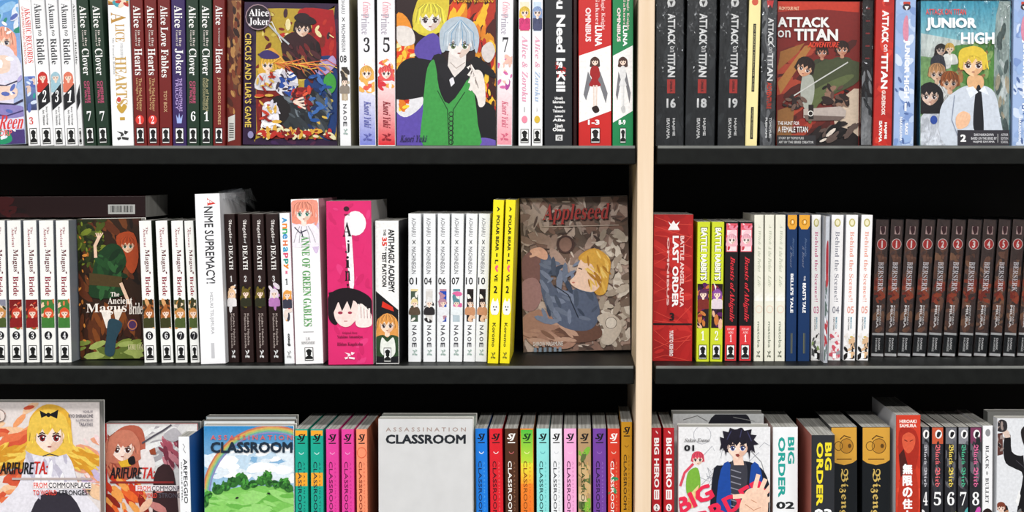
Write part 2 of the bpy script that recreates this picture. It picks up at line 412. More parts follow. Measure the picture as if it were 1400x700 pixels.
# ------------------------------------------------------------------ the shop and the bookcase
TOPZ = Z1+PITCH
o = struct(mesh_obj('floor', *box(-5, -7, -0.05, 5, 0.6, 0), M['floor']))
o = struct(mesh_obj('wall_back', *box(-5, 0.32, 0, 5, 0.42, CEIL), M['wall']))
o = struct(mesh_obj('ceiling', *box(-5, -7, CEIL, 5, 0.6, CEIL+0.05), M['ceil']))
for i, (x, y, k) in enumerate(LAMPS):
    r = bpy.data.objects.new('ceiling_light', None); QUEUE.append(r); r.location = (x, y, CEIL-0.045)
    tag(r, 'long white ceiling light panel, '+('near row' if y > -2 else 'far row')+', '+('over the storybook end', 'over the birch upright', 'over the red spine end')[i % 3], 'ceiling light', 'fluorescent ceiling lights above the aisle')
    bevelled(mesh_obj('frame', *box(-.66, -.17, 0, .66, .17, .044), M['ceil'], r), .003)
    m = bpy.data.materials.get('lit_diffuser')
    if not m:
        m, nt, b = nodemat('lit_diffuser'); b.inputs['Emission Color'].default_value = (1, 0.98, 0.95, 1); b.inputs['Emission Strength'].default_value = 3.0
    mesh_obj('diffuser', *box(-.62, -.14, -.006, .62, .14, -.0005), m, r)
    ld = bpy.data.lights.new('tube_light', 'AREA'); ld.shape = 'RECTANGLE'; ld.size = 1.2; ld.size_y = 0.26; ld.energy = 62*k; ld.color = (1.0, 0.985, 0.96)
    lo = bpy.data.objects.new('tube_light', ld); QUEUE.append(lo); lo.parent = r; lo.location = (0, 0, -0.012)

case = bpy.data.objects.new('bookcase', None); QUEUE.append(case); case.location = (0, 0, 0)
tag(case, 'tall black shop bookcase with a pale birch upright between two bays', 'bookcase')
DEP = 0.285
LX0 = at(-260, 350, 0).x; RX1 = at(1660, 350, 0).x
a = at(871.6, 200, -0.008); b_ = at(893.8, 200, -0.008)
PX0, PX1 = a.x, b_.x
case_top = TOPZ+0.05
def upright(x0, x1, lean=0.0):
    v, f = box(x0, -0.008, 0, x1, DEP, case_top); v = [(x+(z-Z1)*lean, y, z) for x, y, z in v]
    o = mesh_obj('upright', v, f, M['birch'], case); bevelled(o, 0.0012); return o
upright(PX0, PX1, 0.0062)['label'] = 'pale birch upright between the two bays'
upright(LX0-0.022, LX0); upright(RX1, RX1+0.022)
mesh_obj('back_panel', *box(LX0, DEP, 0.02, RX1, DEP+0.012, case_top), M['back'], case)
lvl = [TOPZ, Z1, Z2, Z3, Z3-PITCH, Z3-2*PITCH, 0.10]
SL1 = PX0-0.0018; SR0 = PX1+0.0045
for z in lvl:
    for x0, x1 in ((LX0+.001, SL1+(z-Z1)*.0062-.0002), (SR0+(z-Z1)*.0062+.0002, RX1-.001)):
        o = mesh_obj('shelf', *box(x0, 0, z-SHELF_T, x1, DEP-.001, z), M['black'], case); bevelled(o, 0.0012, 2)
        o = mesh_obj('highlight_strip', *box(x0+.001, -.0006, z-.0036, x1-.001, .0012, z+.0003), M['edge'], case); bevelled(o, 0.0005, 1)  # added thin strip, its pale colour standing for light caught on the rounded edge
# ------------------------------------------------------------------ row 1, left bay
def q(xlt, xrt, xlb, xrb, yt, yb): return (xlt, xrt, xlb, xrb, yt, yb)
def d_blue_girl(f):
    f.G(-50, 0, 40, 195, '#5a9bd8', '#c9cdea'); f.X(3, 26, -40, 0, 36, 60, ['#8fc0e8', '#3e7fc8', '#2f8f78', '#e8eef8'], 6)
    f.person(4, 55, 15, '#f3a58d', cloth='#e9e6f2', long=1.2, eyes='#4a4a5a')
    f.C([(-30, 70), (14, 64), (26, 100), (20, 140), (34, 150), (30, 178), (-40, 176)], '#e4e0f0'); f.C([(-10, 78), (12, 76), (14, 96), (-6, 98)], '#f4d6c4')
    f.L([(-20, 112), (8, 116), (26, 110)], 2, '#3a3550'); f.C([(-20, 118), (22, 118), (20, 134), (-20, 134)], '#f2d3c2')
    f.L([(-20, 138), (20, 142), (34, 136)], 3, '#2f2c48'); f.C([(-30, 142), (30, 144), (38, 158), (-30, 160)], '#8f84c0')
    f.L([(-20, 152), (10, 157), (36, 150)], 2, '#453c70'); f.R(-50, 176, 40, 196, '#4b3a78'); f.C([(-10, 178), (10, 176), (18, 190), (4, 196), (-12, 196)], '#25946a')
    f.X(9, 22, 0, 20, 36, 195, ['#ffffff', '#b3a9dc', '#5d6fb8', '#dfe4f6'], 3)
    f.T('Reen', -2, 156, 34, 175, '#d83a3a', 'script', d='h'); f.T('CORP', -8, 176, 18, 184, '#e86a6a', 'bold', d='h')
book(1, q(-46, 26, -36, 36.5, -2, 195), '#b9c9ea', 'facing paperback with a pink-haired girl on pale blue, cut off by the picture edge', None, d_blue_girl, face=True, front='#a9c4ea')
def d_akashic(f):
    f.T('AKASHIC RECORDS', .42, 10, .95, 84, '#d8413c', 'serif'); f.T('OF BASTARD MAGIC INSTRUCTOR', .12, 8, .34, 86, '#dd7a70', 'bold')
    f.G(0, 102, 1, 148, '#7f9bd8', '#3a3f66'); f.X(5, 16, 0, 104, 1, 146, ['#d7e3f8', '#5c6cb4', '#2fa092', '#e9c9b8'], 3.4, part='spine_picture')
    f.N('3', .2, 157, .56, 167, '#d23c34', 'serif'); f.captain()
book(1, q(25, 41, 37, 55.2, -2, 195), '#f3f3f4', 'white spine with red lettering over a blue picture and a small red number 3', None, d_akashic, front='#eee')
def riddle(n, hair):
    def d(f):
        f.T('Akuma', .2, 4, .8, 38, '#2a2a30', 'serif'); f.T('no', .38, 40, .66, 48, '#555'); f.T('Riddle', .2, 51, .8, 86, '#2a2a30', 'serif')
        f.P([(.05, 102), (.95, 84), (.95, 108), (.05, 122)], '#fff'); f.person(.5, 103, 5.6, hair, cloth=hair, long=.4)
        f.P([(.0, 128), (1, 112), (1, 137), (.0, 148)], '#15151b', 'volume_number'); f.N(n, .33, 121, .72, 137, '#fff', 'italic')
        f.T('Story: Yun Kouga', .56, 143, .75, 168, '#666', 'bold'); f.T('Art: Minakata', .3, 147, .48, 168, '#777', 'bold'); f.captain()
    return d
G_R = 'white volumes with black diamond number patches'
for n, c, qq, w in (('2', '#c9332b', (40.5, 61, 56, 72.6), 'red-haired'), ('3', '#9fc4d2', (61.5, 77.6, 73.4, 88.8), 'pale blue-haired'), ('1', '#e0795f', (78.4, 97, 89.8, 106), 'salmon-haired')):
    book(1, q(*qq, -3, 195), '#f0f0f1', f'white slim spine, {w} face above black diamond numbered {n}', G_R, riddle(n, c))
def d_hid(f):
    f.T('Akuma no Riddle', .2, 4, .7, 86, '#333', 'serif'); f.P([(0, 128), (1, 112), (1, 137), (0, 148)], '#15151b'); f.captain()
book(1, q(97.5, 104, 106.5, 114.6, -3, 195), '#e9e9ea', 'thin white spine squeezed between the diamond volumes and the first dark green book', G_R, d_hid)
def alice(t1, t2, sub, subc, num, nstyle):
    def d(f):
        f.T(t1, .2, 7, .84, 37, '#f4f2ee', 'serif'); f.T('in the', .55, 40, .76, 62, '#cfc7c0', 'serif'); f.T('Country of', .27, 40, .48, 62, '#cfc7c0', 'serif')
        f.T(t2, .2, 65, .86, 101, '#f6f4f0', 'serif')
        if subc == 'pink':
            f.T('CHESHIRE', .5, 109, .76, 139, '#b04a6a', 'heavy'); f.T('CAT WALTZ', .22, 109, .46, 139, '#b04a6a', 'heavy')
        else:
            f.T(sub[0], .5, 105, .76, 150, subc, 'bold'); f.T(sub[1], .22, 105, .46, 148, subc, 'bold')
        if nstyle == 'disc':
            f.E(.5, 161.5, 6.6, 6.6, '#d9382f', 'volume_number'); f.N(num, .36, 156.5, .62, 166.5, '#fff', 'serif')
        elif num: f.N(num, .32, 150, .74, 163, '#f6f6f6', 'serif')
        f.captain()
    return d
G_A = 'dark storybook volumes with white serif lettering'
dg, dr, pu = '#16301f', '#6e1512', '#34205a'
L_ = [((102.5, 120.8, 116, 131), dg, 'Clover', None, 'pink', '7', '', 'dark green spine numbered 7, next to the white diamond volumes'),
      ((121.5, 139.4, 133, 149.8), dg, 'Clover', None, 'pink', '7', '', 'dark green spine numbered 7, against the wide white book')]
for qq, c, t2, sub, sc_, num, st, lb in L_:
    book(1, q(*qq, -2, 196), c, lb, G_A, alice('Alice', t2, sub, sc_, num, st))
def d_hearts(f):
    f.G(0, -6, 1, 6, '#e9c83a', '#8a3a22'); f.X(2, 10, .1, -4, .9, 6, ['#3fa0b0', '#c0392b', '#f2d8c0'], 4, part='spine_picture')
    f.T('A', .12, 16, .86, 31, '#b98a3c', 'serif'); f.T('LICE', .3, 32, .76, 56, '#c29a55', 'serif'); f.T('IN THE COUNTRY OF', .52, 58, .66, 78, '#bbb', 'serif')
    f.T('HEARTS', .24, 76, .8, 141, '#c7a25e', 'serif'); f.E(.38, 134, 3, 3.4, '#c8443c', 'title_lettering'); f.T('My Fanatic Rabbit', .12, 50, .24, 100, '#aaa', 'serif')
    f.C([(.5, 153), (.26, 144), (.4, 140), (.5, 144), (.6, 140), (.76, 144)], '#c29a3c', 'publisher_emblem'); f.R(.4, 158, .64, 162, '#c29a3c', 'volume_number'); f.wing(.22, 176, .8, 190, '#333')
book(1, q(146, 176.6, 153.5, 182.6, -8, 196), '#f7f7f8', 'wide white spine with gold ornate capitals between green and red books', None, d_hearts)
L_ = [((177, 195.4, 184, 200.6), dr, 'Hearts', ('The Mad Hatter', 'Late Night Tea Party'), '#c29a6a', '1', 'disc', 'dark red spine with a red number disc, beside the wide white book'),
      ((196, 214, 201.8, 217.5), dr, 'Hearts', ('The Mad Hatter', 'Late Night Tea Party'), '#c29a6a', '2', 'disc', 'dark red spine with a red number disc, beside the TOY BOX one'),
      ((214.6, 232.6, 218.8, 235.2), dr, 'love', None, '', '', '', 'dark red spine with long white title and small tan TOY BOX'),
      ((233.2, 253, 236.6, 254.8), pu, 'Joker', ('THE NIGHTMARE', 'TRILOGY'), '#b9a0d8', '', 'joker', 'purple slim spine with a pale jester mark above its emblem'),
      ((253.6, 271.2, 255.8, 272.4), dg, 'Clover', None, 'pink', '6', '', 'dark green spine numbered 6 beside the purple one'),
      ((271.8, 289.6, 273.4, 290.8), dg, 'Clover', ('Ace of Hearts', 'KNIGHTS KNOWLEDGE'), '#a9a27a', '1', '', 'dark green spine numbered 1 with olive subtitle'),
      ((290.2, 308.6, 291.7, 307.6), dr, 'Hearts', None, '', '', '', 'dark red spine with tan JUNK BOX STORIES lettering')]
def d_fables(f): f.T('Alice', .2, 7, .84, 33, '#f4f2ee', 'serif'); f.T('Love', .2, 36, .84, 62, '#f4f2ee', 'serif'); f.T('Fables', .2, 66, .84, 104, '#f4f2ee', 'serif'); f.T('TOY BOX', .36, 122, .66, 151, '#c9a27a', 'bold'); f.captain()
def d_junk(f):
    f.T('Alice', .2, 7, .84, 33, '#f4f2ee', 'serif'); f.T('in the Country of', .42, 37, .62, 62, '#cfc7c0', 'serif'); f.T('Hearts', .2, 65, .84, 98, '#f4f2ee', 'serif'); f.T('JUNK BOX STORIES', .34, 104, .68, 168, '#c9a27a', 'bold'); f.captain()
def d_joker(f):
    alice('Alice', 'Joker', ('THE NIGHTMARE', 'TRILOGY'), '#b9a0d8', '', '')(f)
    f.P([(.25, 154), (.4, 160), (.5, 152), (.6, 160), (.78, 154), (.68, 166), (.32, 166)], '#9fb0e6', 'volume_number')
for i, (qq, c, t2, sub, sc_, num, st, lb) in enumerate(L_):
    dd = d_fables if t2 == 'love' else d_joker if st == 'joker' else d_junk if not sub and sc_ != 'pink' else alice('Alice', t2, sub, sc_, num, st)
    book(1, q(*qq, -2, 196), c, lb, G_A, dd)
def d_brownback(f):
    f.G(0, 0, 1, 196, '#5a2a18', '#6d1c14'); f.G(.45, 0, 1, 120, '#a87a50', '#5a3020'); f.X(12, 60, 0, 0, 1, 156, ['#8a5a32', '#b3824a', '#4a1c10', '#7a3a1e', '#2c120c'], 4, ang=80)
    f.P([(.08, 158), (.58, 154), (.58, 188), (.08, 191)], '#c9c9c4', 'barcode_label')
    for k in range(7): f.R(.16, 166+k*3, .5, 167.4+k*3, '#333', 'barcode_label')
book(1, q(309.6, 330.5, 308.8, 330, 0, 196), '#4a1a12', 'brownish red back cover with a white barcode, turned beside the purple-framed book', None, d_brownback, depth=.11, Y=.02)
def d_joker_cover(f):
    f.R(333, 0, 465, 200, '#2d1338'); f.X(21, 60, 334, 2, 464, 196, ['#3d1f50', '#241030', '#4a1d3f'], 5)
    f.C([(350, 20), (356, 12), (450, 12), (458, 20), (461, 180), (456, 187), (356, 187), (350, 180)], '#b5982f', n=3)
    f.C([(410, 12), (450, 12), (458, 20), (459, 90), (430, 80), (412, 40)], '#a5121a'); f.C([(352, 110), (380, 96), (400, 150), (395, 186), (356, 186), (351, 176)], '#7a1a14')
    f.C([(420, 90), (459, 80), (460, 178), (440, 186), (420, 150)], '#15366e')
    f.X(22, 90, 352, 16, 458, 184, ['#c9b04a', '#7a2018', '#d8c66a', '#40202a', '#b82a20', '#e8d9a0', '#5a1616'], 4)
    f.C([(384, 62), (398, 44), (424, 46), (440, 66), (432, 100), (402, 104)], '#33141a'); f.person(414, 38, 11, '#2a1a18', '#e6c9b4', long=0)
    f.E(418, 26, 16, 6, '#1f1216', None, 12); f.E(414, 22, 10, 5, '#2a151b')
    f.C([(366, 70), (374, 66), (394, 84), (416, 82), (400, 94), (380, 92)], '#d99a3a'); f.person(366, 88, 9.5, '#d8a83a', '#f3d9c4', cloth='#d9d6dc', long=.5, eyes='#333')
    f.C([(354, 74), (366, 68), (382, 76), (376, 80), (360, 80)], '#3a2a66')
    f.C([(375, 96), (398, 96), (408, 112), (392, 132), (372, 116)], '#e4e2e8'); f.E(385, 112, 6, 8, '#21489a'); f.L([(392, 104), (398, 122), (392, 136)], 5, '#2c2430')
    f.C([(396, 130), (428, 118), (452, 150), (440, 180), (396, 176), (384, 160)], '#2d3236'); f.C([(370, 136), (388, 130), (398, 150), (384, 170), (366, 160)], '#1c1618')
    f.C([(360, 142), (374, 140), (382, 162), (374, 178), (360, 166)], '#eceaf0'); f.C([(398, 124), (416, 118), (424, 136), (410, 148), (396, 140)], '#a82622')
    f.C([(434, 98), (428, 84), (436, 76), (446, 82), (456, 74), (461, 86), (446, 100)], '#b49ac9'); f.E(452, 112, 9, 14, '#3f9a3c')
    f.X(27, 46, 388, 62, 436, 104, ['#241014', '#4a2026', '#6a1c20', '#1a0c10', '#8a6a3a'], 4, 3, ang=60); f.X(28, 50, 392, 122, 452, 180, ['#22272c', '#4a5258', '#6e7880', '#1a1c22', '#30363c'], 5, 3.4, ang=50); f.X(29, 30, 424, 90, 458, 178, ['#1f4c90', '#0f2858', '#d8b04a', '#3a66a8'], 3, 2.6)
    f.X(30, 24, 376, 96, 404, 130, ['#c8c4d0', '#f4f2f6', '#3a3040', '#21489a'], 3, 3); f.X(26, 30, 396, 120, 424, 146, ['#c43a2a', '#7a1414', '#e05a3a', '#4a1012'], 3, 2.4); f.X(20, 20, 358, 142, 382, 176, ['#d8d4e0', '#fbf8fa', '#e0b048'], 3, 3)
    for k in range(16): f.L([(372+k*3.2, 86), (384+k*4.6, 78+(k*7) % 16), (392+k*5, 88+(k*5) % 14)], 1, ('#f0c050', '#e8843a', '#d85a3a')[k % 3])
    for k in range(4): f.L([(402, 138), (410+k*2, 134+k*4), (416+k, 132+k*5)], 2.4, '#f0d6c4')
    f.L([(356, 36), (372, 30), (386, 58)], 1.4, '#dcdcd8'); f.L([(360, 26), (384, 50), (396, 60)], 2.4, '#b8bcc0'); f.L([(452, 46), (458, 50)], 1.4, '#f0e0a0')
    f.X(23, 70, 354, 176, 456, 186, ['#b82a20', '#d8a23a', '#7a1616', '#e4dcb0'], 3.4)
    f.X(24, 26, 352, 90, 376, 170, ['#c43a22', '#8c1c14', '#d8b04a'], 2.6, 3.2)
    f.E(353, 24, 18, 18, '#1a0d1c'); f.ring(353, 24, 17, 1.3, '#9a7f8a'); f.T('Alice', 340, 13, 368, 23, '#f2eef0', 'serif', d='h'); f.T('Joker', 340, 25, 368, 36, '#f2eef0', 'serif', d='h')
    f.T("CIRCUS AND LIAR'S GAME", 335, 46, 344, 174, '#d8bb4e', 'bold'); f.E(343, 184, 4, 5, '#8b86b0', 'publisher_emblem')
book(1, q(333.5, 464, 331.5, 461, 4, 196.5), '#2d1338', 'facing purple-framed paperback of a crowded gold and red costume scene', None, d_joker_cover, face=True, front='#2d1338', Y=.022)
def axm(n, pic):
    def d(f):
        y = f.q[4]; f.T('AOHARU', .24, y+5, .62, y+31, '#8a8a8e', 'bold'); f.T('x', .32, y+35, .58, y+42, '#555'); f.T('MACHINEGUN', .24, y+45, .62, y+82, '#77777c', 'bold')
        f.N(n, .04, y+87, .72, y+97, '#1d1d20', 'bold'); f.R(.18, y+103, .8, y+106, pic[1])
        f.R(.18, y+106, .8, y+148, pic[0]); f.X(int(n)+3, 12, .25, y+108, .75, y+147, [pic[1], pic[2], '#f4efe8', pic[3]], 3.6, part='spine_picture')
        f.person(.5, y+122, 4.6, pic[1], cloth=pic[3], long=.0)
        for i, ch in enumerate('NAOE'): f.T(ch, .3, y+153+i*8, .68, y+159+i*8, '#4a4a50', 'bold', 'author_lettering')
        f.wing(.3, y+186, .75, y+195, '#9ab0a8')
    return d
book(1, q(461.8, 477.6, 465, 479.8, -13, 196), '#eeeef0', 'white slim spine numbered 08 beside the purple-framed book', 'white slim volumes with grey capitals and two-digit numbers', axm('08', ('#b9a58a', '#3a3430', '#c9bba4', '#8f8478')), back='#333', front='#999')
def crimson(n, top, bot, hairs, authorc):
    def d(f):
        f.G(0, 110, 1, 196, top, bot); f.T('Crimson', .3, 2, .8, 24, '#e39aa6', 'script'); f.T('Prince', .2, 18, .7, 46, '#a9a2b0', 'serif')
        f.N(n, .32, 50, .72, 70, '#1c1c20', 'serif'); f.X(ord(n), 26, .05, 78, .95, 122, hairs+['#fff2ee'], 4, part='spine_picture')
        if n != '7': f.person(.5, 98, 8, hairs[0], '#fdeee4', long=.3)
        f.T('Kaori Yuki', .3, 136, .74, 173, authorc, 'script', 'author_lettering'); f.wing(.22, 180, .78, 191, authorc)
    return d
G_C = 'white volumes fading to a colour at the foot, with big black numerals'
book(1, q(488.2, 511.6, 491, 514.2, -14, 196.5), '#f1eff4', 'white spine numbered 3 fading to lilac blue at its foot', G_C, crimson('3', '#f1eff4', '#7d86d8', ['#f0b45a', '#e8604e', '#f5c890'], '#5a5ea8'), back='#d8c23a', front='#888')
book(1, q(514.6, 540.2, 516.6, 540.6, -14, 196.5), '#f4eff2', 'white spine numbered 5 fading to red at its foot', G_C, crimson('5', '#fbe0e0', '#e0202c', ['#e85a5a', '#f0a850', '#d8323c'], '#8a1a28'), back='#333')
def d_vest(f):
    f.R(538, -14, 682, 200, '#2a1718'); f.R(600, -14, 682, 60, '#b5301a'); f.X(31, 60, 612, -10, 680, 60, ['#e0801e', '#d8401a', '#f2b92a', '#4a1410'], 7, 3, ang=100)
    f.C([(540, 20), (560, 30), (566, 80), (552, 106), (540, 90)], '#e8902a'); f.X(32, 34, 541, 60, 566, 106, ['#e03a1c', '#f4c53a', '#f6e6a0'], 4, 3)
    f.C([(652, 60), (676, 50), (680, 150), (668, 160), (654, 100)], '#d88a22'); f.X(33, 40, 656, 56, 679, 150, ['#b8281a', '#f4c53a', '#3a1512'], 5, 3, ang=80)
    f.C([(541, 36), (562, 38), (566, 58), (545, 60)], '#e4dcd6'); f.C([(564, 20), (580, -14), (612, -14), (610, 30), (590, 48), (568, 42)], '#d8c23a')
    f.person(588, 24, 17, '#e0cf46', '#ece6e0', long=.1); f.C([(572, 56), (592, 44), (604, 58), (600, 78), (576, 80), (566, 70)], '#5a48a0')
    f.C([(541, 140), (574, 128), (582, 200), (538, 200)], '#5e4ca8'); f.C([(541, 128), (570, 118), (578, 140), (556, 158), (541, 150)], '#e4e2e6'); f.X(34, 14, 544, 126, 556, 150, ['#e07a1e', '#c8321c', '#f4d03a'], 4)
    f.C([(541, 96), (560, 78), (598, 82), (660, 84), (664, 100), (644, 140), (600, 128), (541, 134)], '#141318'); f.C([(644, 150), (660, 136), (679, 150), (679, 190), (664, 192), (650, 176)], '#141318')
    f.C([(590, 80), (606, 74), (618, 104), (604, 122)], '#19161c', n=3); f.C([(652, 192), (660, 186), (679, 190), (679, 200), (650, 200)], '#6a56b0')
    f.C([(592, 80), (584, 92), (580, 120), (578, 150), (580, 200), (654, 200), (654, 168), (650, 130), (646, 100), (640, 92), (636, 106), (614, 138), (602, 122), (596, 90)], '#3f9a48', n=3)
    f.C([(598, 84), (608, 82), (616, 100), (640, 92), (640, 106), (614, 140), (600, 118)], '#16141a', n=3); f.P([(614, 106), (620, 104), (622, 112), (617, 117)], '#e6e4ea')
    f.L([(598, 122), (612, 148), (614, 196)], 1.4, '#1f4f28'); f.L([(636, 124), (620, 148), (618, 196)], 1.4, '#1f4f28')
    for k in range(7): f.ring(617, 154+k*6.4, 3, 1, '#181818')
    f.P([(614, 70), (638, 70), (637, 90), (622, 104), (612, 92)], '#e6ddd8'); f.L([(616, 84), (624, 92), (636, 84)], 1, '#a8988f'); f.P([(601, 84), (612, 88), (620, 102), (610, 112), (600, 98)], '#1b191f'); f.P([(640, 84), (652, 90), (640, 108), (628, 102)], '#1b191f'); f.person(628, 58, 20, '#b9c4d0', '#efe8e4', long=.0, eyes='#6a7a50')
    f.C([(604, 70), (601, 44), (612, 27), (630, 22), (648, 30), (656, 50), (652, 72), (646, 54), (640, 60), (634, 46), (626, 62), (618, 50), (612, 64)], '#b5c2ce')
    for k in range(9): f.L([(630, 26), (608+k*5, 44), (606+k*5.4, 62)], .9, ['#8fa6bb', '#dfe8ee', '#6fa0c4'][k % 3])
    f.C([(652, 76), (676, 96), (679, 106), (650, 92), (636, 92)], '#151318'); f.C([(644, 100), (652, 94), (660, 98), (664, 116), (664, 140), (656, 144), (652, 130), (644, 118)], '#ece3dc')
    for k in range(4): f.L([(656, 108), (644+k*2, 88+k*5), (640+k, 92+k*10)], 4, '#efe6e0'); f.L([(644+k*2, 86+k*6), (646+k*3, 104+k*5)], .8, '#7a6a66')
    f.C([(660, 64), (672, 56), (678, 70), (670, 84), (661, 78)], '#d9d0cc'); f.T('Kaori Yuki', 546, 183, 584, 192, '#2c2250', 'script', d='h')
    f.T('DEMON PRINCE', 620, -10, 676, 6, '#d4a12a', 'gothic', d='h')
book(1, q(541.2, 678.6, 541.8, 678.6, -18, 196.5), '#3a2226', 'facing paperback of a silver-haired figure in a green waistcoat', None, d_vest, face=True, front='#3a2226')
book(1, q(679.6, 703, 679.8, 699.4, -12, 197), '#f2f0f4', 'white spine numbered 7 fading to pink at its foot', G_C, crimson('7', '#faeef0', '#f29aa8', ['#b0489a', '#f0c0b0', '#d86aa8'], '#d0607a'), front='#aaa')
def zoroku(num, hair, dress, mark):
    def d(f):
        f.R(.08, 2, .92, 42, '#f4ead0' if num == '1' else '#cfe0f0', 'spine_picture'); f.person(.5, 16, 6.4, hair, '#fbe2d2', cloth=dress, long=.3); f.R(.1, 32, .9, 41, dress)
        f.T('Alice &', .26, 48, .78, 92, '#e5a0b8', 'italic'); f.T('Zoroku', .26, 96, .78, 138, '#e5a0b8' if num == '1' else '#a9bcd8', 'italic')
        f.T('1' if num == '1' else '2', .44, 145, .54, 152, '#bbb', 'bold', 'volume_number'); f.E(.5, 162, 4.5, 5, mark, 'volume_number'); f.captain(.14, 175, .86, 194)
    return d
G_Z = 'slim white volumes with small portraits at the top and pink script'
book(1, q(708.6, 726.2, 708.8, 725.6, -1, 197.5), '#f5f5f6', 'slim white spine with pink portrait at the top and a pink flower', G_Z, zoroku('1', '#e8c24a', '#d83a78', '#e88aa0'))
book(1, q(727.2, 742.6, 727, 741.6, -1, 197.5), '#f5f5f6', 'slim white spine with blue portrait at the top and a yellow chick', G_Z, zoroku('2', '#8fa6d0', '#4a4e70', '#d8b43a'), back='#203a78', front='#1c3464')
def d_kill(f):
    f.T('All You Need Is', .42, -60, .76, 92, '#f0f0f0', 'heavy'); f.T('Kill', .42, 96, .76, 124, '#f2f2f2', 'heavy'); f.X(41, 10, .3, 84, .8, 110, ['#b01c1c', '#7a1010'], 1.6, part='title_lettering')
    for k, s in enumerate(('Hiroshi', 'Sakurazaka', 'Ryosuke', 'Takeuchi', 'yoshitoshi', 'ABe', 'Takeshi', 'Obata')):
        y = 131+(k//2)*12.4+(k % 2)*5; wd = .3+.16*(k % 2); f.T(s, .52-wd/2, y, .52+wd/2, y+(4 if k < 6 else 5), '#e8e8e8', 'heavy', 'author_lettering', 'h')
    f.R(.4, 183, .66, 191, '#d8d8d8', 'publisher_emblem'); f.T('VIZ', .45, 184.4, .61, 189.6, '#222', 'heavy', 'publisher_emblem', 'h')
book(1, q(744.4, 782.4, 744, 782.6, -66, 197.5), '#1b1d22', 'thick black spine with chunky white title beside a red and white book', None, d_kill)
book(1, q(783.4, 789.6, 783.2, 789.2, -2, 197.5), '#3a0d10', 'thin dark red book wedged behind the red and white one', None, None, Y=.03)
def omnibus(n, c, c2, cloth, tall):
    def d(f):
        f.T('Magic Knight', .68, -6, .82, 40, '#f0d0d0', 'serif'); f.T('Gakuen', .52, -6, .64, 36, '#e8c8c8', 'serif'); f.T('LUNA', .5, 34, .72, 62, '#f6f6f6', 'heavy'); f.T('OMNIBUS', .2, 10, .38, 56, '#f4dada', 'heavy')
        f.P([(0, 75), (1, 61), (1, 150), (0, 166)], '#f6f4f2', 'spine_picture')
        f.P([(.28, 96), (.4, 108), (.22, 136), (.14, 128)], '#77777c'); f.P([(.66, 96), (.6, 108), (.84, 140), (.9, 126)], '#77777c')
        f.person(.5, 83, 5.2, '#4a3028', '#f4dccb', long=.5); f.C([(.4, 90), (.6, 90), (.66, 102), (.6, 108), (.68, 116), (.32, 116), (.4, 106), (.34, 100)], cloth)
        f.P([(.44, 115), (.48, 115), (.5, 146), (.44, 146)], '#e9d6cb' if tall else '#e0e0e0'); f.P([(.52, 115), (.58, 115), (.56, 146), (.52, 144)], '#e9d6cb' if tall else '#d8d8d8'); f.C([(.4, 146), (.56, 143), (.64, 150), (.5, 153)], '#2a1a18' if tall else '#c8c8c8')
        f.N(n, .28, 162, .64, 169, '#f8f8f8', 'heavy'); f.captain(.36, 173, .66, 194)
    return d
book(1, q(790.4, 836.2, 791, 836, -6, 197), '#c4211f', 'thick red and white spine numbered 1-3', 'thick two-colour omnibus spines', omnibus('1-3', 0, 0, '#a01c1e', True))
book(1, q(837, 866.5, 837.4, 865.5, -6, 197), '#15804a', 'thick green and white spine numbered 8-9 beside the birch upright', 'thick two-colour omnibus spines', omnibus('8-9', 0, 0, '#e4e4e4', False))

# ------------------------------------------------------------------ row 1, right bay
def titan(n, red='NO', nc='#f2f2f2', sub='HAJIME|ISAYAMA'):
    def d(f):
        f.X(51+len(n), 40, 0, -10, 1, 196, ['#25272a', '#1c1d20', '#2e3134'], 6, 3, part='spine_texture_print', ang=95)
        f.E(.55, 3, 6, 6, '#e4e4e4', 'publisher_emblem', n=10); f.P([(.48, 1), (.62, 1), (.55, 8)], '#333', 'publisher_emblem')
        f.T('ATTACK', .42, 18, .7, 60, '#f2f2f2', 'heavy'); f.T('on', .5, 62, .66, 70, '#ddd', 'bold'); f.T('TITAN', .42, 71, .7, 104, '#f2f2f2', 'heavy')
        f.R(.4, 107, .7, 126, '#b8352e', 'spine_picture'); f.T('OMNIBUS', .5, 109, .6, 124, '#401010', 'heavy', 'spine_picture')
        f.N(n, .38, 133, .72, 146, '#f4f4f4', 'heavy'); f.T('HAJIME', .58, 160, .7, 184, '#e2e2e2', 'heavy', 'author_lettering'); f.T('ISAYAMA', .38, 160, .5, 188, '#e2e2e2', 'heavy', 'author_lettering')
    return d
G_T = 'black plastic-wrapped volumes with white and red lettering'
for n, qq, ex in (('16', (895.4, 936.5, 897.6, 933.5), 'next to the birch upright'), ('18', (939, 981, 936.8, 976.4), 'middle of the wrapped trio'), ('19', (983.6, 1023, 981.4, 1017.4), 'with a crumpled wrapper foot')):
    book(1, q(*qq, -10, 197), '#1d1f22', f'thick black wrapped spine numbered {n}, {ex}', G_T, titan(n), wrap=True)
def d_cream(f):
    f.E(.5, 2, 5, 5, '#c8563e', 'publisher_emblem'); f.R(.4, 32, .66, 125, '#1f1c14', 'title_lettering'); f.T('NO REGRETS CHARACTER GUIDE', .45, 34, .61, 123, '#a39a70', 'bold')
    f.R(.4, 146, .66, 190, '#1f1c14', 'author_lettering'); f.T('HAJIME ISAYAMA', .45, 148, .61, 188, '#a39a70', 'bold', 'author_lettering')
book(1, q(1024.2, 1041, 1018.4, 1035, -4, 198.5), '#efe0a0', 'pale yellow slim spine with two black lettering strips', None, d_cream)
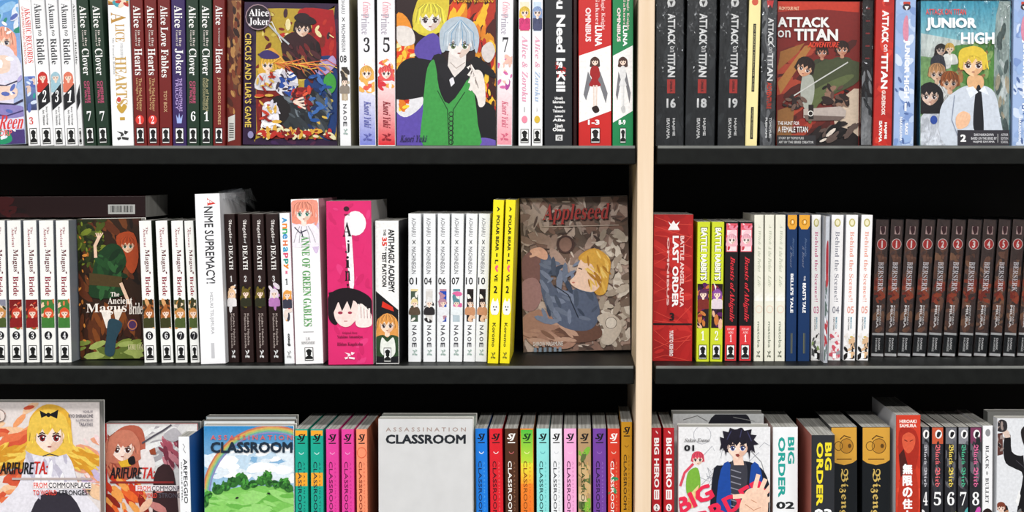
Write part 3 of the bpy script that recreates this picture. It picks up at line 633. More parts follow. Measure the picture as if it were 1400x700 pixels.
def d_before(f):
    f.X(61, 40, 0, 0, 1, 196, ['#5a5c60', '#36383c', '#74767a', '#2a2b2e'], 6, 3, part='spine_texture_print', ang=95); f.P([(.3, 0), (.8, 0), (.7, 11), (.55, 6), (.4, 11)], '#d8383a', 'publisher_emblem')
    f.T('ATTACK', .42, 24, .82, 62, '#f2f2f2', 'heavy'); f.T('on', .5, 64, .76, 71, '#ddd'); f.T('TITAN', .42, 72, .82, 110, '#f2f2f2', 'heavy'); f.T('ADVENTURE', .4, 112, .74, 148, '#d8452e', 'heavy')
    f.T('TOMOYUKI', .6, 160, .78, 188, '#ececec', 'heavy', 'author_lettering'); f.T('FUJINAMI', .3, 160, .48, 188, '#ececec', 'heavy', 'author_lettering')
book(1, q(1041.8, 1062.6, 1038.2, 1059.6, -2, 198), '#45474b', 'mottled grey spine with white capitals, beside the pale yellow one', None, d_before, wrap=True)
def d_titan_cover(f):
    f.G(1058, 0, 1178, 200, '#7e1a16', '#5e1f18'); f.P([(1060, 2), (1176, 2), (1175, 16), (1120, 12), (1061, 16)], '#c1341f')
    f.X(71, 50, 1062, 60, 1174, 190, ['#8f2a20', '#6a1c18', '#a4402c', '#4a1a16'], 9, 3, ang=-20)
    f.P([(1062, 112), (1100, 62), (1112, 60), (1066, 128)], '#a8713a'); f.P([(1066, 70), (1100, 58), (1090, 72), (1062, 96)], '#94602e'); f.P([(1062, 150), (1086, 142), (1080, 196), (1060, 196)], '#8c5f34')
    f.C([(1142, 150), (1176, 120), (1176, 198), (1150, 190)], '#cbb7a2'); f.C([(1110, 180), (1150, 172), (1176, 186), (1176, 200), (1100, 200)], '#191314')
    f.person(1124, 70, 8, '#2a1a16', '#b88068', cloth='#3b3f2c', long=0); f.person(1152, 66, 9, '#2c1a16', '#c08a70', cloth='#41442f', long=0)
    f.C([(1096, 108), (1126, 82), (1176, 84), (1174, 110), (1140, 128), (1116, 142), (1104, 130)], '#434a30'); f.C([(1104, 128), (1150, 104), (1168, 104), (1120, 140), (1108, 168), (1100, 150)], '#59633c')
    f.C([(1098, 100), (1112, 106), (1112, 134), (1102, 150), (1094, 130)], '#a7aaa0'); f.person(1100, 92, 12, '#251613', '#dba98a', long=0, tilt=.35)
    f.L([(1078, 134), (1120, 108), (1160, 84)], 1.6, '#c9c9c4'); f.P([(1098, 148), (1150, 144), (1158, 150), (1156, 160), (1098, 160)], '#b5a8a0'); f.P([(1098, 156), (1156, 158), (1150, 163), (1102, 164)], '#6a5a54')
    f.P([(1105, 142), (1112, 142), (1112, 162), (1105, 162)], '#231c1a'); f.ring(1108, 154, 3.4, 1.2, '#e0dcd6'); f.X(72, 30, 1122, 118, 1160, 142, ['#2b1d1a', '#5a4038', '#8a6a58', '#17100f'], 4)
    f.X(73, 20, 1066, 132, 1100, 146, ['#2a1f1e', '#6a5248'], 3); f.X(76, 24, 1110, 166, 1174, 192, ['#231a1a', '#0f0c0d', '#d8ccc0', '#5a4a44'], 5, 3.4, ang=-30)
    f.T('FROM YOUR PAST', 1064, 9, 1092, 14, '#f0c8a8', 'bold', d='h'); f.T('ATTACK', 1062, 23, 1134, 37, '#e6e4e2', 'heavy', d='h'); f.T('on', 1062, 41, 1080, 51, '#dcdad8', 'bold', d='h'); f.T('TITAN', 1085, 39, 1146, 55, '#e6e4e2', 'heavy', d='h'); f.T('ADVENTURE', 1104, 57, 1148, 64, '#d8402c', 'slant', d='h')
    f.R(1060, 184, 1115, 200, '#2d2b2e', 'author_lettering'); f.T('THE HUNT FOR', 1062, 165, 1092, 170, '#e8e6e4', 'bold', d='h'); f.T('A FEMALE TITAN', 1062, 172, 1104, 180, '#e8e6e4', 'bold', d='h')
    f.T('STORY BY TOMOYUKI', 1063, 186, 1098, 189.4, '#c8c8c8', 'bold', 'author_lettering', 'h'); f.T('ART BY THE SERIES CREATOR', 1063, 191.6, 1112, 195, '#c8c8c8', 'bold', 'author_lettering', 'h')
book(1, q(1063, 1176.5, 1060.4, 1175, 2, 197.5), '#7e1a16', 'facing dark red paperback of a cloaked crew with white capitals', None, d_titan_cover, face=True, front='#7e1a16', Y=.03)
def d_darkside(f):
    for k in range(5): f.R(.3, 10+k*17, .7, 12+k*17, '#8a2020', 'author_lettering')
    f.G(0, 132, 1, 197, '#77797c', '#a0a2a5'); f.X(81, 14, 0, 96, 1, 160, ['#33363a', '#8a8c90', '#15171a'], 4, 4, part='spine_picture', ang=85)
book(1, q(1178, 1196, 1176.4, 1191.6, 0, 198), '#160d0f', 'black wrapped back cover fading to grey, between facing red cover and red spine', None, d_darkside, wrap=True, Y=.02)
def d_guide(f):
    f.X(91, 30, 0, -4, 1, 198, ['#c0281e', '#a81c16', '#cf3a2a', '#b5241c'], 6, 2, part='spine_texture_print'); f.R(.4, -2, .7, 2, '#eee', 'publisher_emblem')
    f.T('ATTACK', .34, 14, .72, 58, '#f4f2f0', 'heavy'); f.T('on', .46, 60, .68, 70, '#eee'); f.T('TITAN', .34, 72, .72, 121, '#f4f2f0', 'heavy'); f.T('GUIDEBOOK', .4, 123, .62, 157, '#f0d8d0', 'heavy')
    f.T('HAJIME', .56, 167, .74, 190, '#f2f0ee', 'heavy', 'author_lettering'); f.T('ISAYAMA', .28, 165, .46, 194, '#f2f0ee', 'heavy', 'author_lettering')
book(1, q(1197.6, 1223.2, 1193, 1219.4, -8, 198.5), '#b5221c', 'bright red spine with heavy white capitals next to sky-blue spine', None, d_guide)
def junior(n):
    def d(f):
        f.X(101+ord(n), 44, 0, -4, 1, 198, ['#8fa8d4', '#b5c8e6', '#7a94c8', '#cdd9ee', '#94b0dc'], 6, 1.8, part='spine_texture_print'); f.X(102, 10, 0, 100, 1, 198, ['#50689c', '#6078ac'], 2.6, 2.6, part='spine_texture_print')
        f.R(.36, 2, .72, 6, '#c0392b', 'publisher_emblem'); f.E(.54, 9, 6, 4.5, '#3a2a34', 'publisher_emblem'); f.P([(.42, 8), (.66, 8), (.54, 14)], '#f0f0f0', 'publisher_emblem')
        f.C([(.42, 26), (.6, 22), (.66, 50), (.5, 58), (.36, 44)], '#d88aa2', 'spine_picture'); f.T('JUNIOR HIGH', .4, 54, .74, 134, '#f6f6f8', 'heavy')
        f.N(n, .46, 141, .68, 152, '#f6f6f8', 'heavy'); f.T('SAKI', .56, 168, .72, 184, '#f0f0f4', 'heavy', 'author_lettering'); f.T('NAKAGAWA', .28, 160, .42, 193, '#e8ecf4', 'heavy', 'author_lettering')
    return d
G_J = 'mottled sky-blue schoolroom volumes'
book(1, q(1224.6, 1253, 1221.2, 1249, -3, 199), '#9db4dc', 'sky-blue mottled spine numbered 1 with white capitals', G_J, junior('1'))
def d_junior_cover(f):
    f.G(1252, 0, 1384, 62, '#3fa9c4', '#9ed4dc'); f.R(1252, 60, 1384, 200, '#8cb878'); f.P([(1254, 44), (1330, 58), (1330, 84), (1254, 76)], '#dfe6e2'); f.C([(1300, 66), (1340, 60), (1366, 56), (1368, 120), (1310, 110)], '#5f9a48')
    f.X(111, 40, 1300, 62, 1364, 108, ['#78b05a', '#4c8a3e', '#a4c878', '#c08a5a'], 4); f.C([(1362, 20), (1384, 10), (1384, 200), (1362, 196)], '#a9b8b4')
    f.X(112, 30, 1364, 20, 1382, 190, ['#d8e0e0', '#7f9290', '#c4b8a0', '#566664'], 5, 3.6, ang=82)
    f.person(1286, 68, 7, '#2a2220', '#f2d8c8', cloth='#f0f0f0', long=.4); f.person(1298, 66, 6, '#d8b05a', '#f4dcc8', cloth='#f4f4f0', long=0)
    f.C([(1272, 80), (1290, 78), (1292, 120), (1276, 110)], '#3a3c48'); f.person(1280, 100, 11, '#c99a6a', '#f3d2b8', cloth='#eef0f0', long=0); f.person(1298, 112, 12, '#a8602e', '#f3c9a8', cloth='#f2f2f0', long=0)
    f.C([(1255, 164), (1272, 150), (1294, 158), (1296, 200), (1254, 200)], '#e9ecf2'); f.person(1270, 130, 14, '#201a1e', '#f6dccb', long=.9); f.E(1275, 164, 5, 6, '#2c4a9a')
    f.C([(1284, 150), (1306, 124), (1330, 116), (1356, 122), (1366, 150), (1366, 200), (1292, 200)], '#ccd4e0'); f.C([(1324, 104), (1342, 104), (1344, 118), (1330, 124), (1322, 116)], '#e0b080')
    f.C([(1334, 122), (1341, 122), (1345, 180), (1336, 182), (1330, 170)], '#14161e'); f.P([(1330, 118), (1337, 126), (1326, 134), (1320, 120)], '#e6ecf4'); f.P([(1338, 124), (1346, 118), (1352, 130)], '#e6ecf4')
    f.person(1330, 86, 18, '#e0c040', '#f0c79c', long=0); f.C([(1312, 96), (1310, 72), (1322, 64), (1342, 66), (1348, 82), (1344, 96), (1340, 80), (1326, 76), (1318, 82)], '#dfc23e')
    f.L([(1304, 130), (1300, 164), (1310, 190)], 1.2, '#8a94a8'); f.C([(1306, 160), (1316, 152), (1326, 158), (1322, 172), (1308, 176)], '#efbd98')
    for k in range(4): f.L([(1308+k*4, 164), (1312+k*4, 155)], 2.6, '#f2c4a0')
    f.T('ATTACK ON TITAN', 1265, 12, 1320, 20, '#e0443a', 'bold', d='h'); f.T('JUNIOR', 1265, 24, 1334, 42, '#f6f6f6', 'heavy', d='h'); f.T('HIGH', 1313, 44, 1359, 60, '#f6f6f6', 'heavy', d='h')
    f.R(1308, 178, 1384, 200, '#2e2c33', 'author_lettering'); f.N('2', 1312, 184, 1320, 194, '#f6f6f6', 'heavy')
    for k, (s, w_) in enumerate((('SAKI NAKAGAWA', 28), ('BASED ON THE SERIES BY', 36), ('HAJIME ISAYAMA', 30))): f.T(s, 1345-w_/2, 182.5+k*5, 1345+w_/2, 186+k*5, '#d8d8dc', 'bold', 'author_lettering', 'h'); f.T(('AUTHOR', 'EDITION', 'SCHOOL')[k], 1369, 182.5+k*5, 1379, 186+k*5, '#c8c8cc', 'bold', 'author_lettering', 'h')
    f.R(1364, 183, 1365, 195, '#aaa', 'author_lettering')
book(1, q(1259.5, 1381, 1256, 1381, 1, 199), '#7ac0d0', 'facing wrapped paperback of schoolchildren and a blond boy in a black tie', G_J, d_junior_cover, face=True, front='#7ab8c8', wrap=True, Y=.018)
book(1, q(1386, 1414, 1383.6, 1412, -3, 199), '#9db4dc', 'sky-blue mottled spine numbered 3, cut by the picture edge', G_J, junior('3'))
# ------------------------------------------------------------------ row 2, left bay
def magus(n, pal, band):
    def d(f):
        y = f.q[4]; f.T('The', .56, y+8, .74, y+18, '#8a3a44', 'serif'); f.T('Ancient', .32, y+10, .54, y+36, '#9a4450', 'serif')
        f.T('Magus', .3, y+39, .8, y+70, '#5d1522', 'serif'); f.T("Bride", .34, y+76, .78, y+103, '#8c2436', 'serif'); f.E(.78, y+71, 1, 1.6, '#5d1522', 'title_lettering')
        f.R(.0, y+108, 1, y+147, band, 'spine_picture'); f.X(int(n)*7, 22, 0, y+110, 1, y+146, pal, 3.6, part='spine_picture')
        f.person(.55, y+126, 5.5, pal[0], cloth=pal[1], long=.3); f.E(.5, y+157.5, 5.8, 5.8, '#15151a', 'volume_number'); f.N(n, .37, y+153.5, .64, y+161.5, '#f4f4f4', 'serif'); f.captain(.16, y+171, .84, y+191)
    return d
G_M = 'white volumes with dark red old-style lettering and black number discs'
P3 = ['#c8402a', '#8a1c1c', '#e8b090', '#5a1414', '#6a7a3a']; P4 = ['#d8522a', '#3f7a34', '#f0c8a8', '#7ab04a', '#e07a4a']; P6 = ['#a8602a', '#3a3c1a', '#5a3418', '#d8a068', '#2a2410']; P7 = ['#c88a4a', '#4a5a2a', '#e8d0b0', '#f0ece0', '#3a3a20']
L_ = [('2', P7, '#889', (-12, 6, -8, 11), 'white spine numbered 2, cut by the picture edge'),
      ('3', P3, '#7a1818', (8.5, 28.6, 14.3, 32.2), 'white spine numbered 3 with a dark red picture, nearer the picture edge'),
      ('3', P3, '#7a1818', (30.6, 50, 37, 53.8), 'white spine numbered 3 with a dark red picture, touching a volume 4'),
      ('4', P4, '#4a7a3a', (52.2, 73, 57.6, 76.4), 'white spine numbered 4 with a green and orange picture, next to a volume 3'),
      ('4', P4, '#4a7a3a', (75.2, 94, 80.4, 97.6), 'white spine numbered 4 with a green and orange picture, beside the facing forest cover')]
for n, p, b, qq, lb in L_: book(2, q(*qq, 301.7, 495.7), '#f2f2ee', lb, G_M, magus(n, p, b), front='#8a9098')
def d_magus_cover(f):
    f.R(100, 290, 200, 490, '#2e1a0c'); f.X(121, 70, 104, 298, 192, 400, ['#381a0c', '#5a2a12', '#1a0e06', '#2c1409', '#6a3818'], 7, 3, ang=60)
    f.X(122, 90, 104, 298, 140, 360, ['#465216', '#2a3610', '#727f26', '#1c240b'], 4); f.X(125, 50, 106, 420, 190, 470, ['#5a2c12', '#7a4018', '#38190a'], 7, 4, ang=85)
    f.X(123, 30, 104, 462, 192, 484, ['#7a8a3a', '#5a6a2a', '#9aa85a'], 7, 3, ang=0); f.X(124, 14, 106, 320, 124, 470, ['#b06a2a', '#d88a3a'], 2)
    f.C([(160, 322), (184, 318), (191, 350), (182, 372), (168, 352)], '#a5421c'); f.person(176, 334, 10, '#a8431e', '#e8c0a0', long=.6, eyes='#2f4a2a')
    f.C([(134, 346), (150, 332), (166, 336), (174, 356), (166, 374), (170, 400), (124, 402), (126, 372)], '#17381b'); f.X(126, 26, 132, 346, 168, 398, ['#1f4822', '#102c15', '#2c5a2e'], 5, 2.6)
    f.P([(122, 370), (168, 376), (168, 390), (122, 386)], '#4a3a1c'); f.L([(131, 350), (130, 334), (136, 322)], 4.5, '#e8c4a8')
    for k in range(4): f.L([(135, 326), (131+k*3.4, 317)], 1.6, '#ecc9ae')
    f.L([(166, 384), (172, 398), (178, 412)], 4.5, '#e8c4a8'); f.P([(138, 420), (152, 420), (152, 444), (146, 444)], '#f0e6dc'); f.P([(156, 420), (170, 418), (160, 440)], '#e8dccf')
    f.C([(150, 432), (168, 438), (160, 458), (156, 480), (144, 478), (146, 456)], '#26424f'); f.E(182, 440, 7, 8, '#4a2c58'); f.ring(182, 440, 6, 1.2, '#c8783a')
    f.T('The', 152, 396, 164, 402, '#f0e6dc', 'serif', d='h'); f.T('Ancient', 148, 403, 182, 412, '#f0e6dc', 'serif', d='h'); f.T('Magus', 118, 411, 174, 426, '#f4eae0', 'serif', d='h'); f.T("' Bride", 174, 410, 196, 426, '#f4eae0', 'serif', d='h'); f.T('KORE YAMAZAKI', 176, 466, 208, 473, '#d8d0a0', 'serif', 'author_lettering', 'h')
book(2, q(104, 194, 110, 197.5, 299, 485), '#30200f', 'facing forest-scene cover of a green-cloaked figure, between white spines', G_M, d_magus_cover, face=True, front='#30200f', thick=.02, Y=.06)
L_ = [('6', P6, '#4a2c14', (188.4, 207.6, 198.2, 213.4), 'white spine numbered 6, directly after the facing forest cover'),
      ('6', P6, '#4a2c14', (211, 229.6, 221.6, 236.2), 'white spine numbered 6, second after the facing forest cover'),
      ('7', P7, '#5a5a34', (233, 250.4, 240.4, 256), 'white spine numbered 7, fully seen, third after the facing forest cover'),
      ('7', P7, '#5a5a34', (252, 263.5, 259.8, 274), 'white spine numbered 7, half hidden by the tall white book')]
for n, p, b, qq, lb in L_: book(2, q(*qq, 302, 496), '#f2f2ee', lb, G_M, magus(n, p, b), front='#30382c')
def d_supreme(f):
    f.T('A', .5, 270, .84, 281, '#d23a30', 'italic'); f.T('NIME SUPREMACY!', .34, 282, .72, 388, '#2a2a2e', 'bold'); f.T('MIZUKI TSUJIMURA', .42, 400, .6, 458, '#b4b4b8', 'bold', 'author_lettering'); f.R(.44, 470, .58, 491, '#c4c4c8', 'publisher_emblem')
book(2, q(265, 303, 275, 310, 265, 498), '#f6f6f8', 'tall thick white spine with red initial and crumpled wrapper', None, d_supreme, front='#dcdcde', depth=.14)
def aod(n, pal):
    def d(f):
        y = 293; f.T('Angels', .36, y+7, .74, y+32, '#eee8e4', 'gothic'); f.T('of', .44, y+33, .66, y+40, '#ddd', 'gothic'); f.T('DEATH', .34, y+42, .76, y+76, '#f2eeea', 'serif')
        f.C([(.5, y+82), (.72, y+88), (.5, y+95), (.28, y+88)], '#3a2a28', 'volume_number'); f.N(n, .4, y+84, .6, y+92, '#eee', 'serif')
        f.X(int(n)*3+2, 12, .15, y+98, .85, y+130, pal, 3.2, part='spine_picture'); f.person(.5, y+108, 5, pal[0], cloth=pal[1], long=.5)
        f.T('Kudan Naduka', .56, y+136, .74, y+180, '#a89a94', 'bold', 'author_lettering'); f.T('Makoto Sanada', .3, y+136, .48, y+184, '#a89a94', 'bold', 'author_lettering'); f.wing(.3, y+186, .7, y+198, '#ddd')
    return d
G_D = 'black-brown volumes with white gothic lettering'
for n, qq, pal, lb in (('1', (303.6, 321, 310.8, 326.8), ['#f0c8a0', '#e8e4e4', '#6a2a28', '#fff'], 'black-brown spine numbered 1, first of the gothic-lettered four'),
                  ('2', (324, 341.8, 330.4, 347), ['#6a5a1c', '#2a2a18', '#c89a2a', '#181810'], 'black-brown spine numbered 2 with yellow-green picture, second of the gothic-lettered four'),
                  ('2', (343.4, 361, 351, 366), ['#6a5a1c', '#2a2a18', '#c89a2a', '#181810'], 'black-brown spine numbered 2 with yellow-green picture, third of the gothic-lettered four'),
                  ('3', (362.6, 380, 369.2, 386.6), ['#e8dce4', '#b87ab8', '#f4f0f0', '#9a5a9a'], 'black-brown spine numbered 3 with a lilac figure')):
    book(2, q(*qq, 292.7, 495.8), '#241210', lb, G_D, aod(n, pal))
def d_happy(f):
    cs = ['#2f8fc8', '#e8862a', '#3aa86a', '#2f8fc8', '#e06a2a', '#38a0c8', '#d84a6a', '#2f9a8a', '#e8862a']
    for i, (ch, y) in enumerate(zip('AnneHappy', (297, 305, 312, 319, 328, 337, 345, 353, 360))): f.T(ch, .22, y, .76, y+7, cs[i], 'heavy')
    f.T('!', .4, 369, .62, 374, '#e06a8a', 'heavy'); f.N('1', .34, 380, .64, 388, '#222', 'serif'); f.X(3, 14, .2, 394, .8, 438, ['#f0b46a', '#3a3a48', '#e8d8d0', '#c83a3a'], 3.6, part='spine_picture'); f.person(.5, 402, 5, '#e8a04a', cloth='#3a3a4a', long=.4)
    f.T('cotoji', .34, 455, .68, 472, '#333', 'heavy', 'author_lettering'); f.wing(.25, 478, .72, 489, '#aaa')
book(2, q(381.6, 396, 388.8, 403, 291.5, 495.6), '#f2f4f6', 'white slim spine with multicoloured letters, against the last gothic-lettered spine', None, d_happy, Y=.02)
def d_gables(f):
    f.R(.02, 273, .98, 316, '#f7e6e2', 'spine_picture'); f.C([(.6, 310), (.98, 296), (.98, 340), (.8, 344)], '#d8c4e2'); f.X(5, 24, .0, 296, 1, 330, ['#e8d8ea', '#f6ece8', '#d0b8dc'], 4)
    f.C([(.05, 274), (.95, 274), (1, 300), (.8, 312), (.9, 290), (.1, 300), (.0, 290)], '#f09a86'); f.person(.45, 290, 13, '#f0957e', '#fde8dc', cloth='#f4eef6', long=.2, eyes='#3f9a80'); f.L([(.1, 310), (.3, 318), (.55, 314)], 1.4, '#2c2a44'); f.L([(.34, 314), (.4, 324)], 1.4, '#2c2a44')
    f.T('ANNE OF', .34, 322, .64, 366, '#5aa05a', 'serif'); f.T('GREEN GABLES', .34, 370, .64, 447, '#5aa05a', 'serif'); f.R(.3, 454, .7, 454.8, '#aaa', 'author_lettering')
    f.T('L.M.', .4, 462, .56, 466, '#888', 'serif', 'author_lettering', 'h'); f.T('MONTGOMERY', .22, 467.5, .74, 471.5, '#888', 'serif', 'author_lettering', 'h'); f.captain(.34, 476, .66, 494)
book(2, q(396.6, 436, 404.4, 441.8, 272.4, 498), '#f7f5f6', 'thick white spine with green serif title and a coral-haired portrait', None, d_gables, depth=.14, front='#e8a0b0')
def d_aoha(f):
    f.X(7, 60, .02, 276, .98, 498, ['#d8286c', '#e03a7c', '#cc2464'], 5, 2.4, part='spine_texture_print'); f.E(.65, 305, 15, 17, '#fbf6f8', 'spine_picture'); f.C([(.4, 300), (.52, 298), (.58, 340), (.6, 390), (.5, 392), (.44, 340)], '#f6eef2')
    f.E(.45, 285, 4, 3.4, '#3a1826', 'publisher_emblem'); f.T('novel', .4, 291, .52, 294.5, '#3a1826', 'bold', 'publisher_emblem', 'h')
    for ch, y0, y1, w_ in (('A', 303, 323, .2), ('j', 328, 346, .1), ('i', 350, 366, .1), ('n', 370, 384, .12), ('!', 388, 394, .05)): f.T(ch, .46-w_/2, y0, .46+w_/2, y1, '#1c1218', 'serif', 'title_lettering', 'h')
    f.C([(.0, 408), (.2, 396), (.5, 394), (.8, 400), (1, 412), (.98, 440), (.85, 446), (.8, 425), (.6, 415), (.3, 420), (.2, 444), (.02, 436)], '#1a1218'); f.C([(.14, 420), (.3, 412), (.62, 412), (.7, 430), (.5, 446), (.3, 446), (.16, 436)], '#f8ddd6')
    f.P([(.02, 400), (.5, 394), (.62, 402), (.52, 424), (.44, 412), (.32, 426), (.24, 412), (.1, 432)], '#1a1218'); f.E(.28, 428, 3.4, 2, '#a03048'); f.E(.5, 428, 3, 1.8, '#a03048'); f.R(.36, 439, .44, 440, '#b05a5a')
    f.C([(.62, 440), (.7, 420), (.78, 416), (.98, 430), (.98, 446), (.7, 448)], '#f6e6e0')
    for k in range(4): f.L([(.72+k*.07, 438), (.7+k*.08, 416+k*2)], 2.2, '#f8ebe6'); f.L([(.755+k*.07, 436), (.75+k*.07, 420+k*2)], .6, '#8a4a5a')
    f.T('Original Story', .32, 454, .66, 458, '#8c1c44', 'serif', 'author_lettering', 'h'); f.T('Yukino Amamiya', .2, 459, .78, 464, '#6a1434', 'serif', 'author_lettering', 'h'); f.T('Hidan Kagekaba', .2, 469, .78, 474.5, '#6a1434', 'serif', 'author_lettering', 'h'); f.wing(.36, 482, .6, 493, '#f8e0e8')
book(2, q(444.6, 508.4, 449.4, 509.8, 275, 498.8), '#da2a6e', 'very thick pink spine with a white moon and dark-haired face', None, d_aoha, front='#b4b0ae', depth=.15)
def d_anti(f):
    f.P([(0, 400), (0, 304), (1, 304), (1, 420)], '#f6f4f2', 'spine_picture'); f.T('ANTI-MAGIC ACADEMY', .56, 313, .84, 400, '#17171a', 'heavy'); f.T('THE', .34, 313, .46, 322, '#222', 'heavy'); f.T('35', .28, 324, .5, 336, '#d8301f', 'heavy'); f.T('TH', .4, 337, .5, 342, '#222'); f.T('TEST PLATOON', .28, 344, .48, 392, '#222', 'heavy')
    f.P([(.0, 398), (1, 424), (1, 497), (.0, 497)], '#15161a'); f.P([(.3, 412), (.75, 420), (.8, 426), (.25, 420)], '#d8301f'); f.person(.5, 444, 12, '#e09a4e', '#f8dcc6', cloth='#2f4a2c', long=.9); f.C([(.26, 462), (.5, 468), (.78, 462), (.86, 482), (.6, 490), (.2, 482)], '#e9ece4'); f.captain(.34, 476, .68, 496)
book(2, q(512.6, 545, 513.4, 546, 302, 497.4), '#f2f0ee', 'medium white spine, black capitals over an orange-haired girl on black', None, d_anti, front='#17171a', part_labels={'cover': 'black cover'})
G_X = 'white slim volumes with grey capitals and two-digit numbers'
for n, qq, pic, lb in (('01', (557.4, 576.2, 558.4, 575), ('#4a5a4a', '#e8d49a', '#f0e6c0', '#5a4a3a'), 'white slim spine numbered 01 with a blond head'),
                  ('04', (578.2, 595.8, 578.6, 595.2), ('#d8d4d0', '#e4e2e0', '#3a3436', '#2a2628'), 'white slim spine numbered 04 with a white-haired head'),
                  ('06', (597.8, 615.4, 597.2, 613.6), ('#1f4cb4', '#b88a9a', '#2a5cc8', '#e8e8ec'), 'white slim spine numbered 06 with a blue panel'),
                  ('07', (616.8, 634.6, 615, 631.6), ('#b8c8d0', '#5a8a96', '#e06aa0', '#e8eef0'), 'white slim spine numbered 07 with a teal-haired head'),
                  ('10', (636.8, 653.4, 633.6, 649.2), ('#1c1616', '#2a1e1e', '#e8c0a0', '#c8906a'), 'white slim spine numbered 10, beside volume 07'),
                  ('10', (654.2, 671, 650, 665), ('#1c1616', '#2a1e1e', '#e8c0a0', '#c8906a'), 'white slim spine numbered 10, beside the yellow pair')):
    book(2, q(*qq, 292.2, 494.8), '#eef0f2', lb, G_X, axm(n, pic))
def polar(f):
    f.T('A', .38, 282, .64, 289, '#26240a', 'heavy'); f.T('POLAR BEAR', .34, 294, .68, 343, '#26240a', 'heavy'); f.T('-', .44, 346, .58, 351, '#26240a'); f.T('L', .34, 355, .68, 361, '#26240a', 'heavy')
    f.C([(.36, 366), (.6, 362), (.7, 365), (.58, 367), (.7, 370), (.6, 372)], '#e8607a', 'title_lettering'); f.T('VE', .34, 375, .68, 385, '#26240a', 'heavy'); f.N('2', .32, 391, .68, 401, '#1c1a08', 'heavy')
    f.C([(.1, 416), (.3, 408), (.38, 412), (.62, 412), (.74, 408), (.9, 416), (.95, 424), (.8, 430), (.5, 431), (.2, 430), (.06, 424)], '#f4f4f0'); f.E(.38, 420, 1.1, 1.1, '#333'); f.E(.64, 420, 1.1, 1.1, '#333'); f.E(.5, 424, 1.6, 1.1, '#555')
    f.T('Koromo', .32, 442, .66, 475, '#3a3810', 'bold', 'author_lettering'); f.wing(.26, 482, .74, 492, '#7a7420')
book(2, q(673.6, 690, 667, 680.6, 273.4, 497.2), '#f0e01c', 'bright yellow spine numbered 2, beside the white slim volumes', 'bright yellow volumes with black hand lettering', polar)
book(2, q(690.8, 707.8, 683.4, 698, 273.2, 497.2), '#f0e01c', 'bright yellow spine numbered 2, beside the facing brown cover', 'bright yellow volumes with black hand lettering', polar)
def d_apple(f):
    f.R(700, 265, 870, 490, '#6a5a50'); br = ['#957c70', '#a88e82', '#6e584c', '#b49c90', '#5c4a42', '#886a5e', '#c2aea2']
    f.X(131, 260, 709, 270, 862, 480, br, 9, 2.4); f.X(132, 160, 709, 270, 862, 480, ['#4a3a34', '#ccbcb0', '#a09086', '#64504a'], 3, 5)
    f.X(133, 90, 820, 320, 862, 478, ['#c4b8aa', '#a89a8c', '#7a685c', '#d8cec2'], 6, 2.2)
    f.C([(712, 352), (728, 342), (742, 352), (744, 376), (730, 386), (712, 380)], '#7d5a56'); f.C([(711, 386), (730, 380), (740, 402), (728, 424), (711, 420)], '#a07a78'); f.ring(772, 334, 11, 3, '#4a3430'); f.E(772, 334, 9, 10, '#8a6a5e')
    f.C([(750, 340), (764, 346), (778, 370), (768, 382), (756, 372)], '#b09488'); f.C([(711, 436), (740, 424), (786, 452), (784, 474), (760, 478), (720, 462), (711, 470)], '#a8806e'); f.C([(756, 452), (800, 444), (822, 452), (818, 466), (780, 470)], '#6a4a3e')
    f.X(134, 20, 712, 440, 780, 470, ['#c09a86', '#84604f', '#b48c78'], 6, 4, ang=20)
    f.C([(738, 350), (752, 352), (752, 386), (768, 398), (790, 396), (812, 402), (820, 430), (808, 452), (778, 452), (754, 436), (738, 398)], '#58627a'); f.X(135, 50, 742, 356, 814, 446, ['#4a5468', '#6c768c', '#7a849c', '#3c465a'], 6, 3.6)
    f.L([(756, 390), (776, 404), (790, 436)], 1.4, '#242a38'); f.C([(722, 342), (736, 337), (746, 344), (746, 354), (736, 352)], '#dba890')
    for k in range(4): f.L([(736, 346), (722+k*3, 350-k*4)], 3, '#e0b098')
    f.C([(790, 352), (812, 340), (834, 356), (832, 382), (824, 404), (812, 400), (800, 366)], '#d09a3c'); f.C([(790, 362), (796, 354), (812, 358), (822, 384), (812, 400), (790, 396), (778, 386), (786, 376)], '#f0cdb8')
    f.C([(794, 352), (812, 342), (832, 358), (830, 398), (820, 404), (824, 384), (814, 372), (808, 362), (798, 360)], '#d8a544'); f.X(136, 26, 802, 348, 832, 396, ['#e8bc5a', '#b07a28', '#f0cc74'], 3, 5, ang=60)
    f.L([(790, 367), (795, 369)], 1.6, '#4a3030'); f.E(783, 387, 2.2, 1.1, '#c87a6a'); f.C([(816, 436), (832, 430), (848, 440), (850, 456), (836, 474), (822, 470), (826, 452)], '#c9bcae'); f.E(836, 444, 8, 9, '#dcd2c6'); f.ring(836, 444, 8, .8, '#5a4a40')
    f.T('Appleseed', 741.5, 280, 835, 308, '#2c1210', 'italic', d='h'); f.T('Appleseed', 740, 278, 833, 306, '#b03a36', 'italic', d='h'); f.R(740, 308.4, 846, 309.4, '#c8b8ac', 'title_lettering')
    f.T('SHIROW MASAMUNE', 726, 468, 768, 474, '#d8d4d0', 'bold', 'author_lettering', 'h')
    for k in range(6): f.R(727+k*7, 476, 731+k*7, 482, '#7a8a9a', 'publisher_emblem')
book(2, q(709, 857.4, 712.6, 863.6, 269.5, 482), '#4a403a', 'large facing brown machinery cover with a blond head, beside the birch upright', None, d_apple, face=True, front='#6a5a50', thick=.022)
